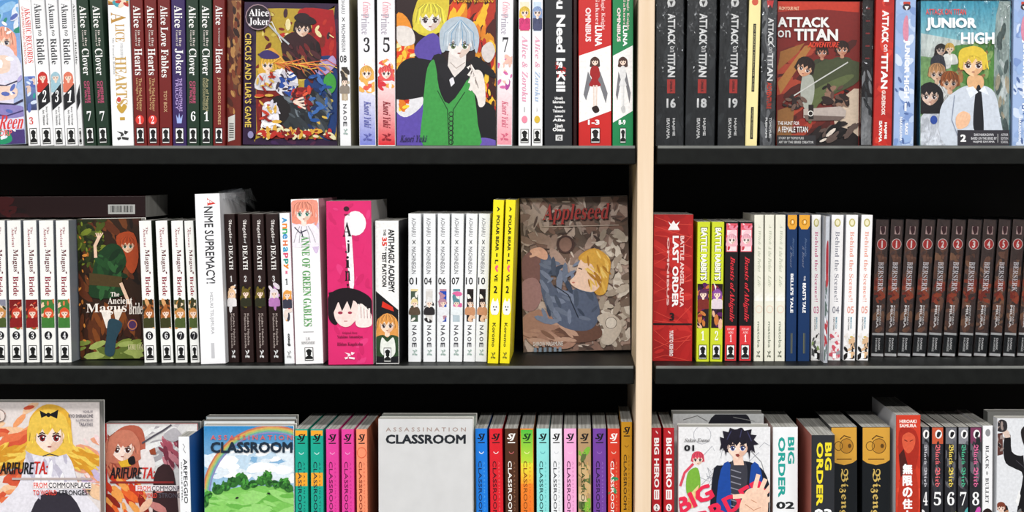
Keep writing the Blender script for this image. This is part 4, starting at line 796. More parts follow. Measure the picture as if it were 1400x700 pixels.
# the book lying along the tops of the white volumes
def flat_book():
    Yf = 0.085; z0 = Z2+0.1965; p = at(-60, 290, Yf); r_ = at(199, 290, Yf); L = r_.x-p.x; T = 0.030; Dp = 0.105
    root = bpy.data.objects.new('paperback_book', None); QUEUE.append(root); root.location = (p.x, Yf, z0); root.rotation_euler = (0, -0.004, 0)
    tag(root, 'thick dark red book lying flat on top of the white volumes', 'book')
    c = hx('#26080a')
    V, F_, C = cover_u(T, Dp, L, c, c, hx('#b9b7b0'), False); V = [(z, y, x+T/2) for x, y, z in V]
    mesh_obj('cover', V, F_, M['card'], root, C); mesh_obj('page_block', *box(.0006, .0008, .0005, L-.0006, Dp-.001, T-.0005), M['pages_y'], root)
    f = Face((0, L*1000, 0, L*1000, 0, T*1000), L, T, True); f.X(141, 30, 10, 3, 90, 30, ['#34090c', '#1c0507', '#4a0e10'], 9, 3); f.barcode(L*1000-52, 12, L*1000-14, 26)
    for pn, (v, fc, cc) in f.parts.items():
        if fc: mesh_obj(pn if 'bar' in pn else 'spine_picture', [(x+L/2, y, z) for x, y, z in v], fc, M['ink'], root, cc)
flat_book()

# ------------------------------------------------------------------ row 2, right bay
def d_last(f):
    f.X(151, 50, .02, 294, .98, 494, ['#b0201f', '#9a1a1a', '#c02a26'], 8, 3, part='spine_texture_print'); rd = random.Random(5)
    for k in range(16):
        y = 296+k*13; f.L([(.02, y), (.3+rd.random()*.3, y+rd.uniform(-14, 18)), (.98, y+rd.uniform(-18, 18))], 1, '#d8453a', 'spine_picture')
    f.R(0, 442.5, 1, 445, '#1c1012', 'spine_picture'); f.P([(.36, 302), (.44, 306), (.5, 301), (.56, 306), (.66, 302), (.6, 308), (.66, 314), (.36, 314), (.42, 308)], '#f4f0f0', 'publisher_emblem')
    f.T('BATTLE ANGEL ALITA', .68, 322, .78, 420, '#eec8c4', 'heavy'); f.T('LAST ORDER', .48, 322, .64, 420, '#f6f2f2', 'heavy'); f.T('OMNIBUS', .34, 324, .4, 418, '#e8b8b4', 'heavy'); f.N('3', .42, 428, .54, 439, '#1c1012', 'heavy'); f.T('YUKITO KISHIRO', .42, 452, .52, 488, '#f0dcdc', 'heavy', 'author_lettering')
book(2, q(892.6, 949.2, 892.6, 945.6, 293.4, 494), '#a81c1c', 'very thick red spine with white block lettering beside the birch upright', None, d_last, depth=.13)
def rabbits(n):
    def d(f):
        f.T('BATTLE RABBITS', .2, 310, .84, 384, '#1a1a14', 'heavy'); f.T('BATTLE RABBITS', .26, 311, .78, 383, '#f6f6ea', 'heavy'); f.R(0, 388, 1, 449, '#241418', 'spine_picture')
        f.X(int(n)*11, 26, .05, 392, .95, 446, ['#5a1c5a', '#8a2a2a', '#e8b898', '#34183a', '#c8783a'], 3.8, part='spine_picture'); f.person(.5, 402, 5.6, '#5a2a50' if n == '1' else '#8a4a9a', cloth='#7a2a24' if n == '1' else '#e0d0d8', long=.3)
        f.P([(.35, 397), (.15, 386), (.42, 392)], '#f0e8e0') if n == '2' else None; f.N(n, .34, 453, .64, 466, '#f6f6ea', 'serif'); f.captain(.16, 472, .84, 492)
    return d
book(2, q(953.2, 971.6, 952, 969.2, 303.4, 494.6), '#c9d42a', 'lime yellow spine numbered 1 beside the thick red one', 'lime yellow volumes with dark picture panels', rabbits('1'))
book(2, q(973.2, 990.6, 970.6, 987.6, 303.4, 494.6), '#c9d42a', 'lime yellow spine numbered 2', 'lime yellow volumes with dark picture panels', rabbits('2'))
def abigaile(f):
    f.R(.04, 305, .96, 344, '#e05a6a', 'spine_picture'); f.R(.1, 314, .9, 343, '#f6dce0'); f.X(8, 14, .1, 306, .9, 340, ['#e88aa0', '#f6c8d0', '#c83a4a'], 3, part='spine_picture'); f.person(.5, 327, 6.4, '#f0b0bc', '#fbe8e2', long=.5)
    f.T('Beasts of Abigaile', .3, 350, .78, 440, '#d8303c', 'script'); f.R(.04, 446, .96, 494, '#d8363a', 'colour_band'); f.T('STORY & ART', .2, 449, .8, 452, '#f4d0d0', 'bold', 'author_lettering', 'h'); f.T('AOKI', .3, 453.6, .7, 456.6, '#f4d0d0', 'bold', 'author_lettering', 'h'); f.N('1', .42, 458, .6, 468, '#f6f0f0', 'serif'); f.captain(.16, 472, .84, 492)
G_B = 'black volumes with red script and pink tops'
book(2, q(991.8, 1010, 989.2, 1007.8, 303.2, 494.6), '#120e10', 'black spine, red script and pink top, beside the lime volume 2', G_B, abigaile)
book(2, q(1011.4, 1030, 1009.2, 1027.8, 303.2, 494.6), '#120e10', 'black spine, red script and pink top, beside the cream volumes', G_B, abigaile)
def perfect(f):
    f.T('A Witch', .42, 306, .74, 334, '#b8bca8', 'script'); f.T('& the Perfect', .36, 337, .74, 372, '#b4b8a4', 'script'); f.T('Life', .36, 376, .72, 392, '#b8bca8', 'script'); f.G(0, 400, 1, 412, '#eceadc', '#f8f6ee'); f.ring(.55, 423, 5, .8, '#e8c8b4', 'publisher_emblem')
    f.T('matoba', .36, 440, .68, 476, '#8a9080', 'bold', 'author_lettering'); f.wing(.26, 480, .7, 490, '#6a6e60')
G_P = 'cream volumes with faint grey script'
for qq, lb in (((1031.2, 1044.2, 1030, 1043.6), 'cream spine with faint script, beside the black red-script pair'), ((1045.6, 1058.8, 1044.8, 1058.2), 'cream spine with faint script, middle of the three'), ((1060, 1074.6, 1059.2, 1072.8), 'cream spine with faint script, beside the navy pair')):
    book(2, q(*qq, 294, 494), '#e6e4d4', lb, G_P, perfect, front='#d8d6c8')
def beast(t, y0):
    def d(f):
        f.P([(0, 293), (1, 293), (1, 308), (.8, 313), (.2, 313), (0, 308)], '#e0a033', 'publisher_emblem'); f.ring(.5, 303.5, 3.6, .9, '#8a5a1c', 'publisher_emblem'); f.R(.46, 301, .6, 305, '#f4e0b0', 'publisher_emblem')
        f.T('Beauty', .5, 324, .72, 352, '#53688a', 'script'); f.T('& Beast', .3, 336, .5, 366, '#6a7088', 'script'); f.T(t, .36, y0, .68, 428, '#f0f0f2', 'heavy')
        if y0 > 375: f.T('THE', .46, 377, .62, 384, '#d8d8dc', 'heavy')
        f.R(.44, 456, .5, 484, '#6a6a4a', 'author_lettering'); f.R(.56, 456, .62, 484, '#6a6a4a', 'author_lettering')
    return d
book(2, q(1076.4, 1090.4, 1074, 1089, 293.4, 494), '#10305c', "navy spine with gold top reading BELLE'S TALE", 'navy volumes with gold tops', beast("BELLE'S TALE", 378.5) if 0 else beast("BELLE'S TALE", 374))
book(2, q(1092, 1108, 1090.4, 1107, 293.4, 494), '#10305c', "navy spine with gold top reading THE BEAST'S TALE", 'navy volumes with gold tops', beast("BEAST'S TALE", 387))
def scenes(n, c, pal):
    def d(f):
        f.E(.5, 304, 4.8, 5.8, '#b8ae6a', 'publisher_emblem'); f.E(.5, 304, 3, 4, '#e8e2c0', 'publisher_emblem'); f.T('Behind the Scenes!!', .34, 316, .72, 413, c, 'serif'); f.N(n, .22, 419, .84, 429, c, 'bold'); f.T('BISCO', .54, 434, .68, 450, '#4a8aa0', 'heavy', 'author_lettering'); f.T('HATORI', .32, 434, .46, 452, '#777', 'heavy', 'author_lettering')
        f.X(int(n)+30, 26, .02, 458, .98, 492, pal, 3.2, part='spine_picture'); f.R(.35, 484, .65, 491, '#fff', 'publisher_emblem')
    return d
G_S = 'white volumes with rounded coloured serif lettering'
book(2, q(1109.6, 1124.8, 1108.4, 1123.8, 294, 493), '#eeecea', 'white spine numbered 03 in pink beside the navy pair', G_S, scenes('03', '#c06a8a', ['#1c1818', '#e8e4e0', '#8aa060', '#555']), front='#c8cad0')
def d_reds(f):
    f.G(0, 294, 1, 493, '#c4c8d0', '#a8acb6'); f.C([(.1, 340), (.8, 330), (.9, 380), (.3, 392)], '#a02a34'); f.X(9, 26, .0, 380, 1, 490, ['#5a6a66', '#c8ccd2', '#b03a40', '#e4e6ea'], 4, 3, part='spine_picture', ang=80)
book(2, q(1125.6, 1136.2, 1124.6, 1130.6, 296, 493), '#c0c4cc', 'pale grey side with dark red streaks, squeezed between white volumes 03 and 04', G_S, d_reds, Y=.03)
book(2, q(1137.4, 1153.4, 1131.4, 1149.4, 294, 493), '#f0eeee', 'white spine numbered 04 in grey with a pink picture', G_S, scenes('04', '#8a8a94', ['#e8b0b4', '#d85a6a', '#f4ecec', '#9a9aa2']), front='#b8bcc4')
P5 = ['#1c1818', '#c8b03a', '#e8e4e0', '#e0b890']
book(2, q(1157.6, 1173, 1151.6, 1169.8, 294, 493), '#f0eeee', 'white spine numbered 05, beside volume 04', G_S, scenes('05', '#e09a8a', P5), front='#b0b4bc', back='#d8d8dc')
book(2, q(1178, 1193.4, 1171, 1187.4, 294, 493), '#f0eeee', 'white spine numbered 05, beside the row of dark brown spines', G_S, scenes('05', '#e09a8a', P5), front='#999')
def berserk(n):
    def d(f):
        y = 300; f.X(int(n)*5+1, 34, .02, y+44, .98, y+154, ['#6a4636', '#7c5442', '#4c3630', '#8a6248', '#5a423c'], 5, 2, part='spine_picture'); f.X(int(n)+60, 14, .1, y+84, .9, y+112, ['#8a3020', '#a84a2c'], 3.4, 2.4, part='spine_picture')
        f.R(.32, y+9, .8, y+20, '#c8a8a4', 'publisher_emblem'); f.C([(.38, y+10), (.7, y+9), (.74, y+16), (.56, y+20), (.42, y+16)], '#3c1218', 'publisher_emblem')
        f.E(.54, y+33.5, 7.6, 7.6, '#e8dcd8', 'volume_number'); f.E(.54, y+33.5, 6.8, 6.8, '#c03430', 'volume_number'); f.N(n, .42, y+28.5, .66, y+38.5, '#f6f0ee', 'heavy')
        f.T('BERSERK', .3, y+58, .76, y+99, '#e8e4e8', 'serif'); f.T('KENTARO', .56, y+118, .7, y+145, '#d8d4d4', 'heavy', 'author_lettering'); f.T('MIURA', .3, y+118, .5, y+149, '#ece8e8', 'heavy', 'author_lettering')
        f.R(0, y+156, 1, y+159, '#cfcfd0', 'colour_band'); f.R(0, y+159, 1, y+184, '#0e1013', 'colour_band'); f.R(0, y+184.4, 1, y+188, '#dcdcdc', 'colour_band#2')
        f.T('DARK', .54, y+163, .7, y+180, '#e4e4e4', 'heavy', 'publisher_emblem'); f.T('HORSE', .3, y+163, .46, y+182, '#d0d0d0', 'heavy', 'publisher_emblem')
    return d
G_K = 'dark brown plastic-wrapped volumes with red number discs'
L_ = [('1', (1197.4, 1215.8, 1190.4, 1207.6), 'volume 1, first of four alike, touching the last white spine'), ('1', (1217.4, 1236, 1209, 1225.4), 'volume 1, second of four alike from the white spines'), ('1', (1238, 1257, 1226.6, 1244.4), 'volume 1, third of four alike from the white spines'), ('1', (1260, 1279.4, 1247, 1265), 'volume 1, last of four alike, touching a volume 2'),
      ('2', (1281.2, 1300, 1267, 1285.4), 'numbered 2, fifth counted from the white spines'), ('2', (1302, 1320.8, 1287.2, 1306), 'numbered 2, sixth counted from the white spines'), ('3', (1323.6, 1342.6, 1309, 1329), 'numbered 3, seventh counted from the white spines'), ('4', (1344.4, 1363, 1330.4, 1348.6), 'numbered 4, eighth counted from the white spines'), ('5', (1365.4, 1382.6, 1351.4, 1368), 'numbered 5, ninth counted from the white spines'), ('6', (1384.6, 1402.4, 1370.4, 1387.4), 'numbered 6, tenth counted from the white spines'), ('7', (1404, 1421, 1389.4, 1406.6), 'volume cut by the picture edge')]
for n, qq, lb in L_: book(2, q(*qq, 300, 488), '#46342f', 'dark brown wrapped spine, '+lb, G_K, berserk(n), wrap=True, front='#1c1412')
# ------------------------------------------------------------------ row 3, left bay (feet below the frame)
YB = 786
def d_nov(f):
    f.R(-20, 540, 170, 800, '#e6dcd8'); f.X(161, 70, -10, 556, 60, 690, ['#e8754a', '#f2a06a', '#d8583a', '#f4c8a0'], 8, 3, ang=-20); f.X(162, 30, 90, 600, 150, 680, ['#e6b8c4', '#f2d8d8', '#e8a080', '#c8b8d8'], 7, 3, ang=30)
    f.X(163, 30, -5, 660, 160, 786, ['#d8583a', '#f2c8a0', '#f6f0ee', '#c85038'], 9, 2)
    f.C([(50, 570), (74, 552), (104, 564), (110, 610), (142, 620), (134, 640), (104, 630), (96, 640), (44, 640), (10, 630), (-14, 640), (-14, 616), (20, 610), (46, 600)], '#e6b23c'); f.X(164, 40, -8, 612, 44, 634, ['#f0cc5a', '#d8982c'], 6, 6, ang=-18); f.X(165, 30, 106, 612, 142, 636, ['#f0cc5a', '#d8982c'], 6, 6, ang=25)
    f.C([(40, 626), (60, 612), (90, 612), (106, 628), (116, 660), (148, 700), (140, 716), (96, 700), (50, 700), (0, 716), (-14, 704), (30, 660)], '#e9e6ee'); f.C([(60, 674), (104, 674), (118, 720), (46, 720)], '#34303a')
    f.X(166, 22, 44, 620, 106, 670, ['#d8d4e2', '#f8f6fa', '#c4bfd0'], 6, 4, ang=80); f.person(76, 592, 24, '#ecc24c', '#fae2d2', long=.1, eyes='#8a2424')
    f.C([(52, 600), (50, 574), (66, 560), (88, 560), (102, 574), (100, 602), (94, 584), (86, 590), (80, 576), (72, 592), (64, 580), (58, 592)], '#edc552')
    f.P([(76, 566), (64, 560), (66, 570)], '#17171c'); f.P([(76, 566), (90, 559), (88, 571)], '#17171c'); f.E(76, 566, 3, 3, '#17171c'); f.L([(66, 621), (76, 618), (88, 621)], 1.2, '#33303a')
    f.E(8, 567, 8, 8, '#e4d4cc', 'volume_number'); f.ring(8, 567, 8, 1, '#77625c', 'volume_number'); f.N('1', 6, 562, 10, 572, '#5a4a48', 'serif')
    f.T('NOVEL BY', 124, 560, 138, 563, '#77707a', 'bold', 'author_lettering', 'h'); f.T('RYO SHIRAKOME', 104, 565, 138, 569.6, '#55505a', 'bold', 'author_lettering', 'h'); f.T('ILLUSTRATED BY', 114, 571.5, 138, 574.5, '#77707a', 'bold', 'author_lettering', 'h'); f.T('TAKAYAKI', 118, 576, 137, 581, '#66606a', 'bold', 'author_lettering', 'h')
    f.T('ARIFURE', 5, 629, 54, 645, '#17171c', 'slant', d='h'); f.T('TA:', 54, 628, 73, 645, '#c8281f', 'slant', d='h'); f.R(22, 649.6, 134, 652.4, '#b8a8a4', 'title_lettering')
    f.R(51, 655.6, 133, 664, '#f0eaea', 'title_lettering'); f.T('FROM', 52, 656, 71, 663.4, '#e0483a', 'bold', d='h'); f.T('COMMONPLACE', 73, 656, 132, 663.4, '#2a2a30', 'bold', d='h'); f.T('TO WORLD', 51, 666, 84, 673, '#e0483a', 'bold', d='h'); f.T('STRONGEST', 87, 666, 132, 673, '#2a2a30', 'bold', d='h')
book(3, q(-6, 146, -14, 142, 550, 780), '#dcd2cc', 'large facing novel of a long-haired blond girl in white, tallest of its pair', None, d_nov, face=True, front='#e0d6d2', thick=.02, Y=.04, lean=0)
def d_nov2(f):
    f.R(140, 570, 280, 790, '#b82a26'); f.R(146, 579, 278, 666, '#dcdad8'); f.R(146, 666, 278, 790, '#e0cfc8'); f.X(171, 40, 200, 582, 270, 640, ['#c8c4c6', '#ecebea', '#a8a4a8'], 6, 4, ang=-30); f.X(172, 26, 224, 600, 250, 640, ['#a85060', '#7a3444', '#c8808a'], 5, 3, ang=60)
    f.C([(150, 600), (172, 582), (196, 586), (200, 620), (190, 650), (152, 660), (146, 630)], '#b8604a'); f.X(173, 26, 148, 600, 160, 656, ['#d07a5c', '#9a4838'], 4, 5, ang=75); f.C([(190, 620), (206, 616), (214, 640), (196, 650)], '#ece4e2')
    f.X(174, 60, 146, 660, 198, 786, ['#c83a22', '#e8682c', '#8a2418', '#f0a050'], 7, 3, ang=60); f.C([(212, 652), (240, 646), (244, 760), (214, 760)], '#3a2426'); f.X(175, 18, 198, 664, 240, 780, ['#e4dcd8', '#c8807a', '#f0c0a0'], 7, 2.4)
    f.person(168, 612, 19, '#c4735c', '#f6ddd0', long=.1, eyes='#5a2a20'); f.C([(146, 640), (148, 606), (160, 590), (180, 588), (192, 602), (192, 618), (182, 606), (172, 612), (164, 604), (156, 620)], '#c87a62'); f.P([(162, 632), (178, 628), (180, 638), (166, 640)], '#e0b030'); f.C([(176, 628), (184, 624), (186, 634), (178, 636)], '#1c1418')
    f.L([(196, 606), (212, 596), (226, 588), (238, 580)], 2.2, '#55505a'); f.P([(206, 616), (214, 612), (216, 622), (208, 622)], '#9a4a30'); f.C([(226, 596), (242, 584), (252, 596), (240, 604)], '#b8b4b8')
    f.T('ARIFURE', 149, 640, 196, 656, '#17171c', 'slant', d='h'); f.T('TA:', 196, 640, 214, 656, '#c8281f', 'slant', d='h'); f.R(150, 659.6, 240, 662.4, '#8a2a2a', 'title_lettering'); f.R(186, 665, 246, 673, '#e8e0e0', 'title_lettering'); f.T('FROM', 189, 666, 207, 673, '#e0483a', 'bold', d='h'); f.T('COMMONPLACE', 209, 666, 266, 673, '#55505a', 'bold', d='h'); f.T('TO WORLD', 189, 676, 216, 683, '#e0483a', 'bold', d='h'); f.T('STRONGEST', 219, 676, 262, 683, '#55505a', 'bold', d='h')
book(3, q(144.5, 274, 143, 272, 579, YB), '#b01f1c', 'red-bordered facing manga of an auburn-haired girl, partly behind the slim white spine', None, d_nov2, face=True, front='#b82a26', thick=.018, Y=.06, lean=0)
def d_arp(f):
    f.L([(.4, 606), (.6, 610), (.42, 613), (.66, 618)], .9, '#777', 'publisher_emblem'); f.T('ARPEGGIO', .4, 626, .8, 685, '#1c1c20', 'bold'); f.T('OF BLUE STEEL', .16, 630, .28, 682, '#444', 'bold'); f.N('1', .4, 696, .7, 706, '#333', 'serif'); f.captain(.2, 760, .8, 782)
book(3, q(243, 259, 248, 263, 597, YB), '#f0f1f3', 'slim white spine turned to show its blue cover', None, d_arp, front='#14589e', Y=.018, rz=0.0, part_labels={'cover': 'white spine with a deep blue front cover'})
def sky(f):
    f.G(270, 575, 410, 690, '#2a86c4', '#b9dcee'); f.X(181, 60, 280, 612, 398, 650, ['#e4eef6', '#ffffff', '#c4dcee'], 9, 2.2, ang=0); f.G(270, 690, 410, 790, '#6fb850', '#3f9a3c')
    for k, c in enumerate(('#c8785a', '#d8a85a', '#a8c070', '#70b0a0', '#8a8ac0')):
        R = 96-k*2.2; f.L([(372-R*math.cos(t*.15), 678-R*math.sin(t*.15)) for t in range(0, 14)], 2.2, c)
    f.C([(276, 700), (290, 676), (330, 664), (372, 664), (404, 676), (404, 800), (276, 800)], '#7cc45a'); f.X(182, 60, 284, 674, 398, 700, ['#8cd068', '#6cb84c', '#9ad878'], 9, 4, ang=0)
    for x, y, r in ((284, 676, 5), (297, 668, 8), (308, 664, 7), (318, 658, 8), (330, 654, 9), (336, 662, 7), (346, 660, 6), (358, 656, 7), (366, 650, 7), (368, 660, 5), (378, 661, 5), (390, 660, 8), (396, 666, 6), (278, 686, 7)):
        f.E(x, y, r, r*.9, '#2f6a2c'); f.X(int(x), 10, x-r*.7, y-r*.8, x+r*.7, y+r*.4, ['#4a9a3c', '#3a7a30', '#1f4f22'], 2.2)
    f.E(324, 679, 2.4, 1.2, '#222', None, -20); f.E(368, 673, 2.4, 1.2, '#222', None, 15)
    f.T('A S S A S S I N A T I O N', 287, 594, 401, 600.5, '#d8605a', 'bold', d='h'); f.T('CLASSROOM', 287, 603, 401, 618, '#1c2c3c', 'heavy', d='h')
book(3, q(277.5, 402, 280, 403, 582, YB), '#e8eef0', 'facing cover of a green hill under a blue sky and rainbow', None, sky, face=True, front='#5aa8d4', back='#ddd', Y=.034, thick=.018, lean=0)
for i in range(2):
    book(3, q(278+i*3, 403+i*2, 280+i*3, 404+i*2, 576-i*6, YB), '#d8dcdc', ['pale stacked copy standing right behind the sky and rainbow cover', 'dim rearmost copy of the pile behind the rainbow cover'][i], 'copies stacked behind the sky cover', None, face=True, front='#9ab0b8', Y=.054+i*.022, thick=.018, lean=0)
def cls(base, band=None, tc='#12303a', jc='#101014', mark=None, sub=None, bg=None):
    def d(f):
        y = f.q[4]-586
        if bg: bg(f, y)
        if band:
            f.R(0, y+587, 1, y+594, band, 'colour_band'); f.R(0, y+644, 1, y+662, band, 'colour_band#2')
        f.jump(y+592, y+606, jc)
        if mark == 'ring': f.ring(.5, y+617, 7, 1, '#e06040', 'spine_picture')
        elif mark: f.L([(.3, y+616.6), (.38, y+618.4), (.5, y+619.2), (.62, y+618.4), (.7, y+616.6)], 1, mark, 'spine_picture')
        f.T('CLASSROOM', .2, y+629, .52, y+704, tc, 'bold'); f.T('A S S A S S I N A T I O N', .68, y+630, .8, y+704, sub or tc, 'thin'); f.N('1', .4, y+716, .6, y+728, tc, 'bold')
    return d
G_L = 'bright school-comedy volumes with one-colour spines and a dark italic emblem'
def mottled(pal, seed, n=40, s=6):
    def g(f, y): f.X(seed, n, 0, y+606, 1, y+780, pal, s, 2, part='spine_texture_print')
    return g
def grad3(f, y): f.G(0, y+587, 1, y+632, '#4cb83c', '#b8d83a', 'spine_texture_print'); f.G(0, y+632, 1, y+660, '#e0e03a', '#f0a02c', 'spine_texture_print'); f.G(0, y+660, 1, y+780, '#ee8428', '#d8401c', 'spine_texture_print')
L_ = [((402.8, 420.8, 404, 422), '#18a48c', cls(0, '#f0a52c', mark='#c8f0ec'), 'teal spine with orange bands, touching the rainbow cover'),
      ((424, 442, 425.4, 443), '#18a48c', cls(0, '#f0a52c', mark='#c8f0ec'), 'teal spine with orange bands, touching a hot pink spine'),
      ((445.2, 463, 446.8, 464.4), '#e0409a', cls(0, None, '#6a1448', mark='#f0a0d0', sub='#b82a80'), 'hot pink spine, touching a teal spine'),
      ((466.2, 484, 467.8, 485), '#e0409a', cls(0, None, '#6a1448', mark='#f0a0d0', sub='#b82a80'), 'hot pink spine, touching the peach spine'),
      ((486.4, 502, 488.4, 503.6), '#f0906a', cls(0, None, '#8a3018', mark='ring', sub='#d8644a'), 'peach spine with a ring mark, beside the facing white cover')]
for qq, c, dd, lb in L_: book(3, q(*qq, 587, YB), c, lb, G_L, dd, front='#e8825e' if c == '#f0906a' else None)
def d_blank(f):
    f.T('A S S A S S I N A T I O N', 525, 583.5, 636, 589, '#a08c84', 'bold', d='h', ang=0); f.T('CLASSROOM', 525, 593, 636, 605.5, '#20242a', 'heavy', d='h')
book(3, q(515, 644.6, 517.6, 647, 573, YB), '#d0d0d0', 'facing almost blank white cover with only a title', G_L, d_blank, face=True, front='#dcdad8', Y=.02, thick=.018, lean=0)
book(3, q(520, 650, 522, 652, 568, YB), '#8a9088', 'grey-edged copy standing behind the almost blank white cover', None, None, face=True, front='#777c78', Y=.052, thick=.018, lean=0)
L_ = [((649, 666.4, 651.8, 668.2), 586, '#1878d8', cls(0, None, '#0c2c5a', mark='#f0f4f8', sub='#58b0f0'), 'bright blue spine next to the blank white cover'),
      ((668.4, 687, 671.4, 689.2), 586, '#d8202c', cls(0, None, '#4a0c14', mark='#f8e8e8', sub='#f06a6a'), 'scarlet spine with dark lettering, beside the blue one'),
      ((689.8, 708, 691.6, 709.4), 586, '#4a2a18', cls(0, None, '#f4f0ea', jc='#f4f0ea', mark='#c86a6a', sub='#a07050'), 'brown spine with white lettering, beside the scarlet one'),
      ((710.8, 729.6, 712.3, 730.4), 586, '#e87a28', cls(0, None, '#8a4a10', jc='#123a14', mark='#f0f0a0', sub='#d85a20', bg=grad3), 'rainbow-graded spine from green at the top to orange'),
      ((733, 751, 734, 751), 586, '#8adcd8', cls(0, None, '#1c4a4a', mark='#5aa8b0', sub='#5ab0b0'), 'pale aqua spine between the graded rainbow and white ones'),
      ((752.4, 768.4, 753.6, 770), 586, '#e8eaec', cls(0, None, '#3a3e44', mark='#d0d4d8', sub='#a8acb0'), 'white spine beside the pale aqua one'),
      ((770.8, 788, 771.6, 789.2), 586, '#f0a8d4', cls(0, None, '#5a2448', mark='#f4c8e0', sub='#c070a0'), 'pale pink spine, between white and camouflage ones'),
      ((789.8, 808.2, 790.8, 808.8), 586, '#b09068', cls(0, None, '#2c4018', mark='#8ad040', sub='#d8b060', bg=mottled(['#5a6a3a', '#c8a878', '#8a6a44', '#d8c09a', '#7ab03a'], 7)), 'camouflage patterned spine between pale pink and purple ones'),
      ((810, 829, 811.4, 829.4), 586, '#70409c', cls(0, None, '#2a1440', mark='#9a6ac0', sub='#9a70c4'), 'purple spine beside the camouflage one'),
      ((830.4, 847.6, 831.6, 848), 586, '#d83c28', cls(0, None, '#f4f0ea', jc='#f6f2ee', mark='#f4d8c8', sub='#f0a070', bg=mottled(['#c83020', '#e0482c', '#2a8a5a', '#b82a20'], 17, 18, 3)), 'orange-red spine with white lettering'),
      ((849, 864.6, 849, 863.6), 577, '#c8901c', cls(0, None, '#3a2408', mark='#8a6010', sub='#a06a10'), 'mustard gold spine, taller, against the birch upright')]
for qq, yt, c, dd, lb in L_: book(3, q(*qq, yt, YB), c, lb, G_L, dd)

# ------------------------------------------------------------------ row 3, right bay
def hero(f):
    f.T('1', .42, 588, .66, 593, '#f0d0d0', 'slant', 'publisher_emblem'); f.T('BIG HERO', .22, 598, .8, 665, '#f6f2f2', 'heavy'); f.R(.2, 668, .8, 681, '#f6f2f2', 'title_lettering'); f.R(.34, 669.5, .42, 679.5, '#c02a30', 'title_lettering'); f.R(.56, 669.5, .64, 679.5, '#c02a30', 'title_lettering')
    f.E(.5, 692, 5, 5, '#f6f2f2', 'volume_number'); f.N('2', .4, 688.6, .6, 695.6, '#333', 'heavy')
book(3, q(890.8, 904.2, 891, 905, 585, YB), '#b41c26', 'red spine with white block capitals, touching the birch upright', 'red volumes with white block capitals', hero)
book(3, q(906.8, 923.6, 907, 924, 585, YB), '#b41c26', 'red spine with white block capitals, touching the facing white cover', 'red volumes with white block capitals', hero)
def d_order(f):
    f.R(920, 575, 1060, 800, '#e8e8ea'); f.ring(958, 594, 12, .8, '#a8a8b0', 'cover_picture')
    for k in range(26):
        rd = random.Random(k); x = rd.uniform(955, 1040); y = rd.uniform(610, 660); f.L([(x, y), (x+rd.uniform(-14, 14), y+rd.uniform(-10, 12)), (x+rd.uniform(-20, 20), y+rd.uniform(0, 20))], .8, '#a4a6ae')
    f.L([(1026, 616), (1040, 630), (1046, 650)], 1, '#888'); f.person(952, 626, 8, '#d8485e', '#f6dccc', long=0); f.L([(946, 632), (934, 644), (928, 662)], 3.4, '#d8485e'); f.C([(940, 642), (952, 638), (956, 660), (950, 680), (938, 674), (936, 656)], '#7ab03c'); f.P([(940, 674), (954, 660), (948, 690), (938, 694)], '#e8d090')
    f.C([(972, 652), (988, 634), (1006, 628), (1030, 632), (1048, 650), (1056, 700), (1050, 800), (975, 800)], '#171b28'); f.C([(984, 640), (998, 634), (1000, 700), (1020, 700), (1026, 634), (1040, 642), (1044, 700), (1030, 760), (990, 760), (978, 700)], '#1a489c', n=3)
    f.C([(998, 630), (1018, 630), (1020, 662), (1008, 700), (1000, 680)], '#3a3a44'); 
    for k in range(7): f.L([(998, 640+k*8), (1012, 644+k*8)], 1.4, '#8a8a96')
    f.P([(1000, 622), (1014, 622), (1016, 634), (1002, 634)], '#f2cdb8'); f.person(1007, 608, 17, '#1a1622', '#f6d8c6', long=0, eyes='#3a4a8a')
    f.P([(984, 606), (982, 596), (988, 598), (986, 588), (994, 590), (996, 584), (1004, 587), (1012, 583), (1016, 588), (1026, 586), (1025, 593), (1033, 594), (1029, 600), (1036, 606), (1029, 607), (1031, 618), (1025, 612), (1023, 626), (1020, 606), (1016, 598), (1012, 607), (1007, 597), (1002, 608), (998, 598), (993, 608), (991, 622), (988, 610), (982, 614)], '#1c1826'); f.L([(998, 588), (992, 600)], 1.2, '#3a3a5c'); f.L([(1012, 587), (1010, 597)], 1.2, '#3a3a5c'); f.L([(1020, 589), (1026, 602)], 1.2, '#3a3a5c')
    f.L([(994, 604), (1003, 607)], 1.4, '#1c1826'); f.L([(1010, 607), (1019, 604)], 1.4, '#1c1826'); f.C([(1004, 620), (1007, 619), (1010, 621), (1007, 623)], '#8a3a34')
    f.T('Sakae Esuno', 933, 598, 968, 603, '#777', 'script', 'author_lettering', 'h'); f.N('01', 933, 607, 947, 615, '#1c1c20', 'heavy')
    f.T('BIG', 929, 678, 982, 700, '#e0284c', 'heavy', d='h', ang=-26); f.T('ORDER', 951, 700, 1066, 724, '#e0284c', 'heavy', d='h', ang=-28)
    f.C([(1018, 670), (1030, 664), (1046, 668), (1050, 690), (1044, 720), (1020, 720), (1010, 694)], '#f4cdb4')
    for a, b in (((1024, 676), (1001, 676)), ((1030, 670), (1036, 646)), ((1038, 672), (1046, 652)), ((1042, 678), (1053, 662)), ((1046, 684), (1056, 676))): f.L([a, ((a[0]+b[0])/2, (a[1]+b[1])/2-1), b], 6, '#f6d2ba')
    f.L([(1018, 686), (1030, 694), (1040, 690)], 1, '#c88a6a'); f.L([(1026, 680), (1034, 684)], 1, '#c88a6a')
book(3, q(925.8, 1051, 926.4, 1053, 584, YB), '#e4e4e6', 'facing white cover of a dark-haired youth with open hand and red title', None, d_order, face=True, front='#e8e8ea', Y=.022, thick=.024, lean=0)
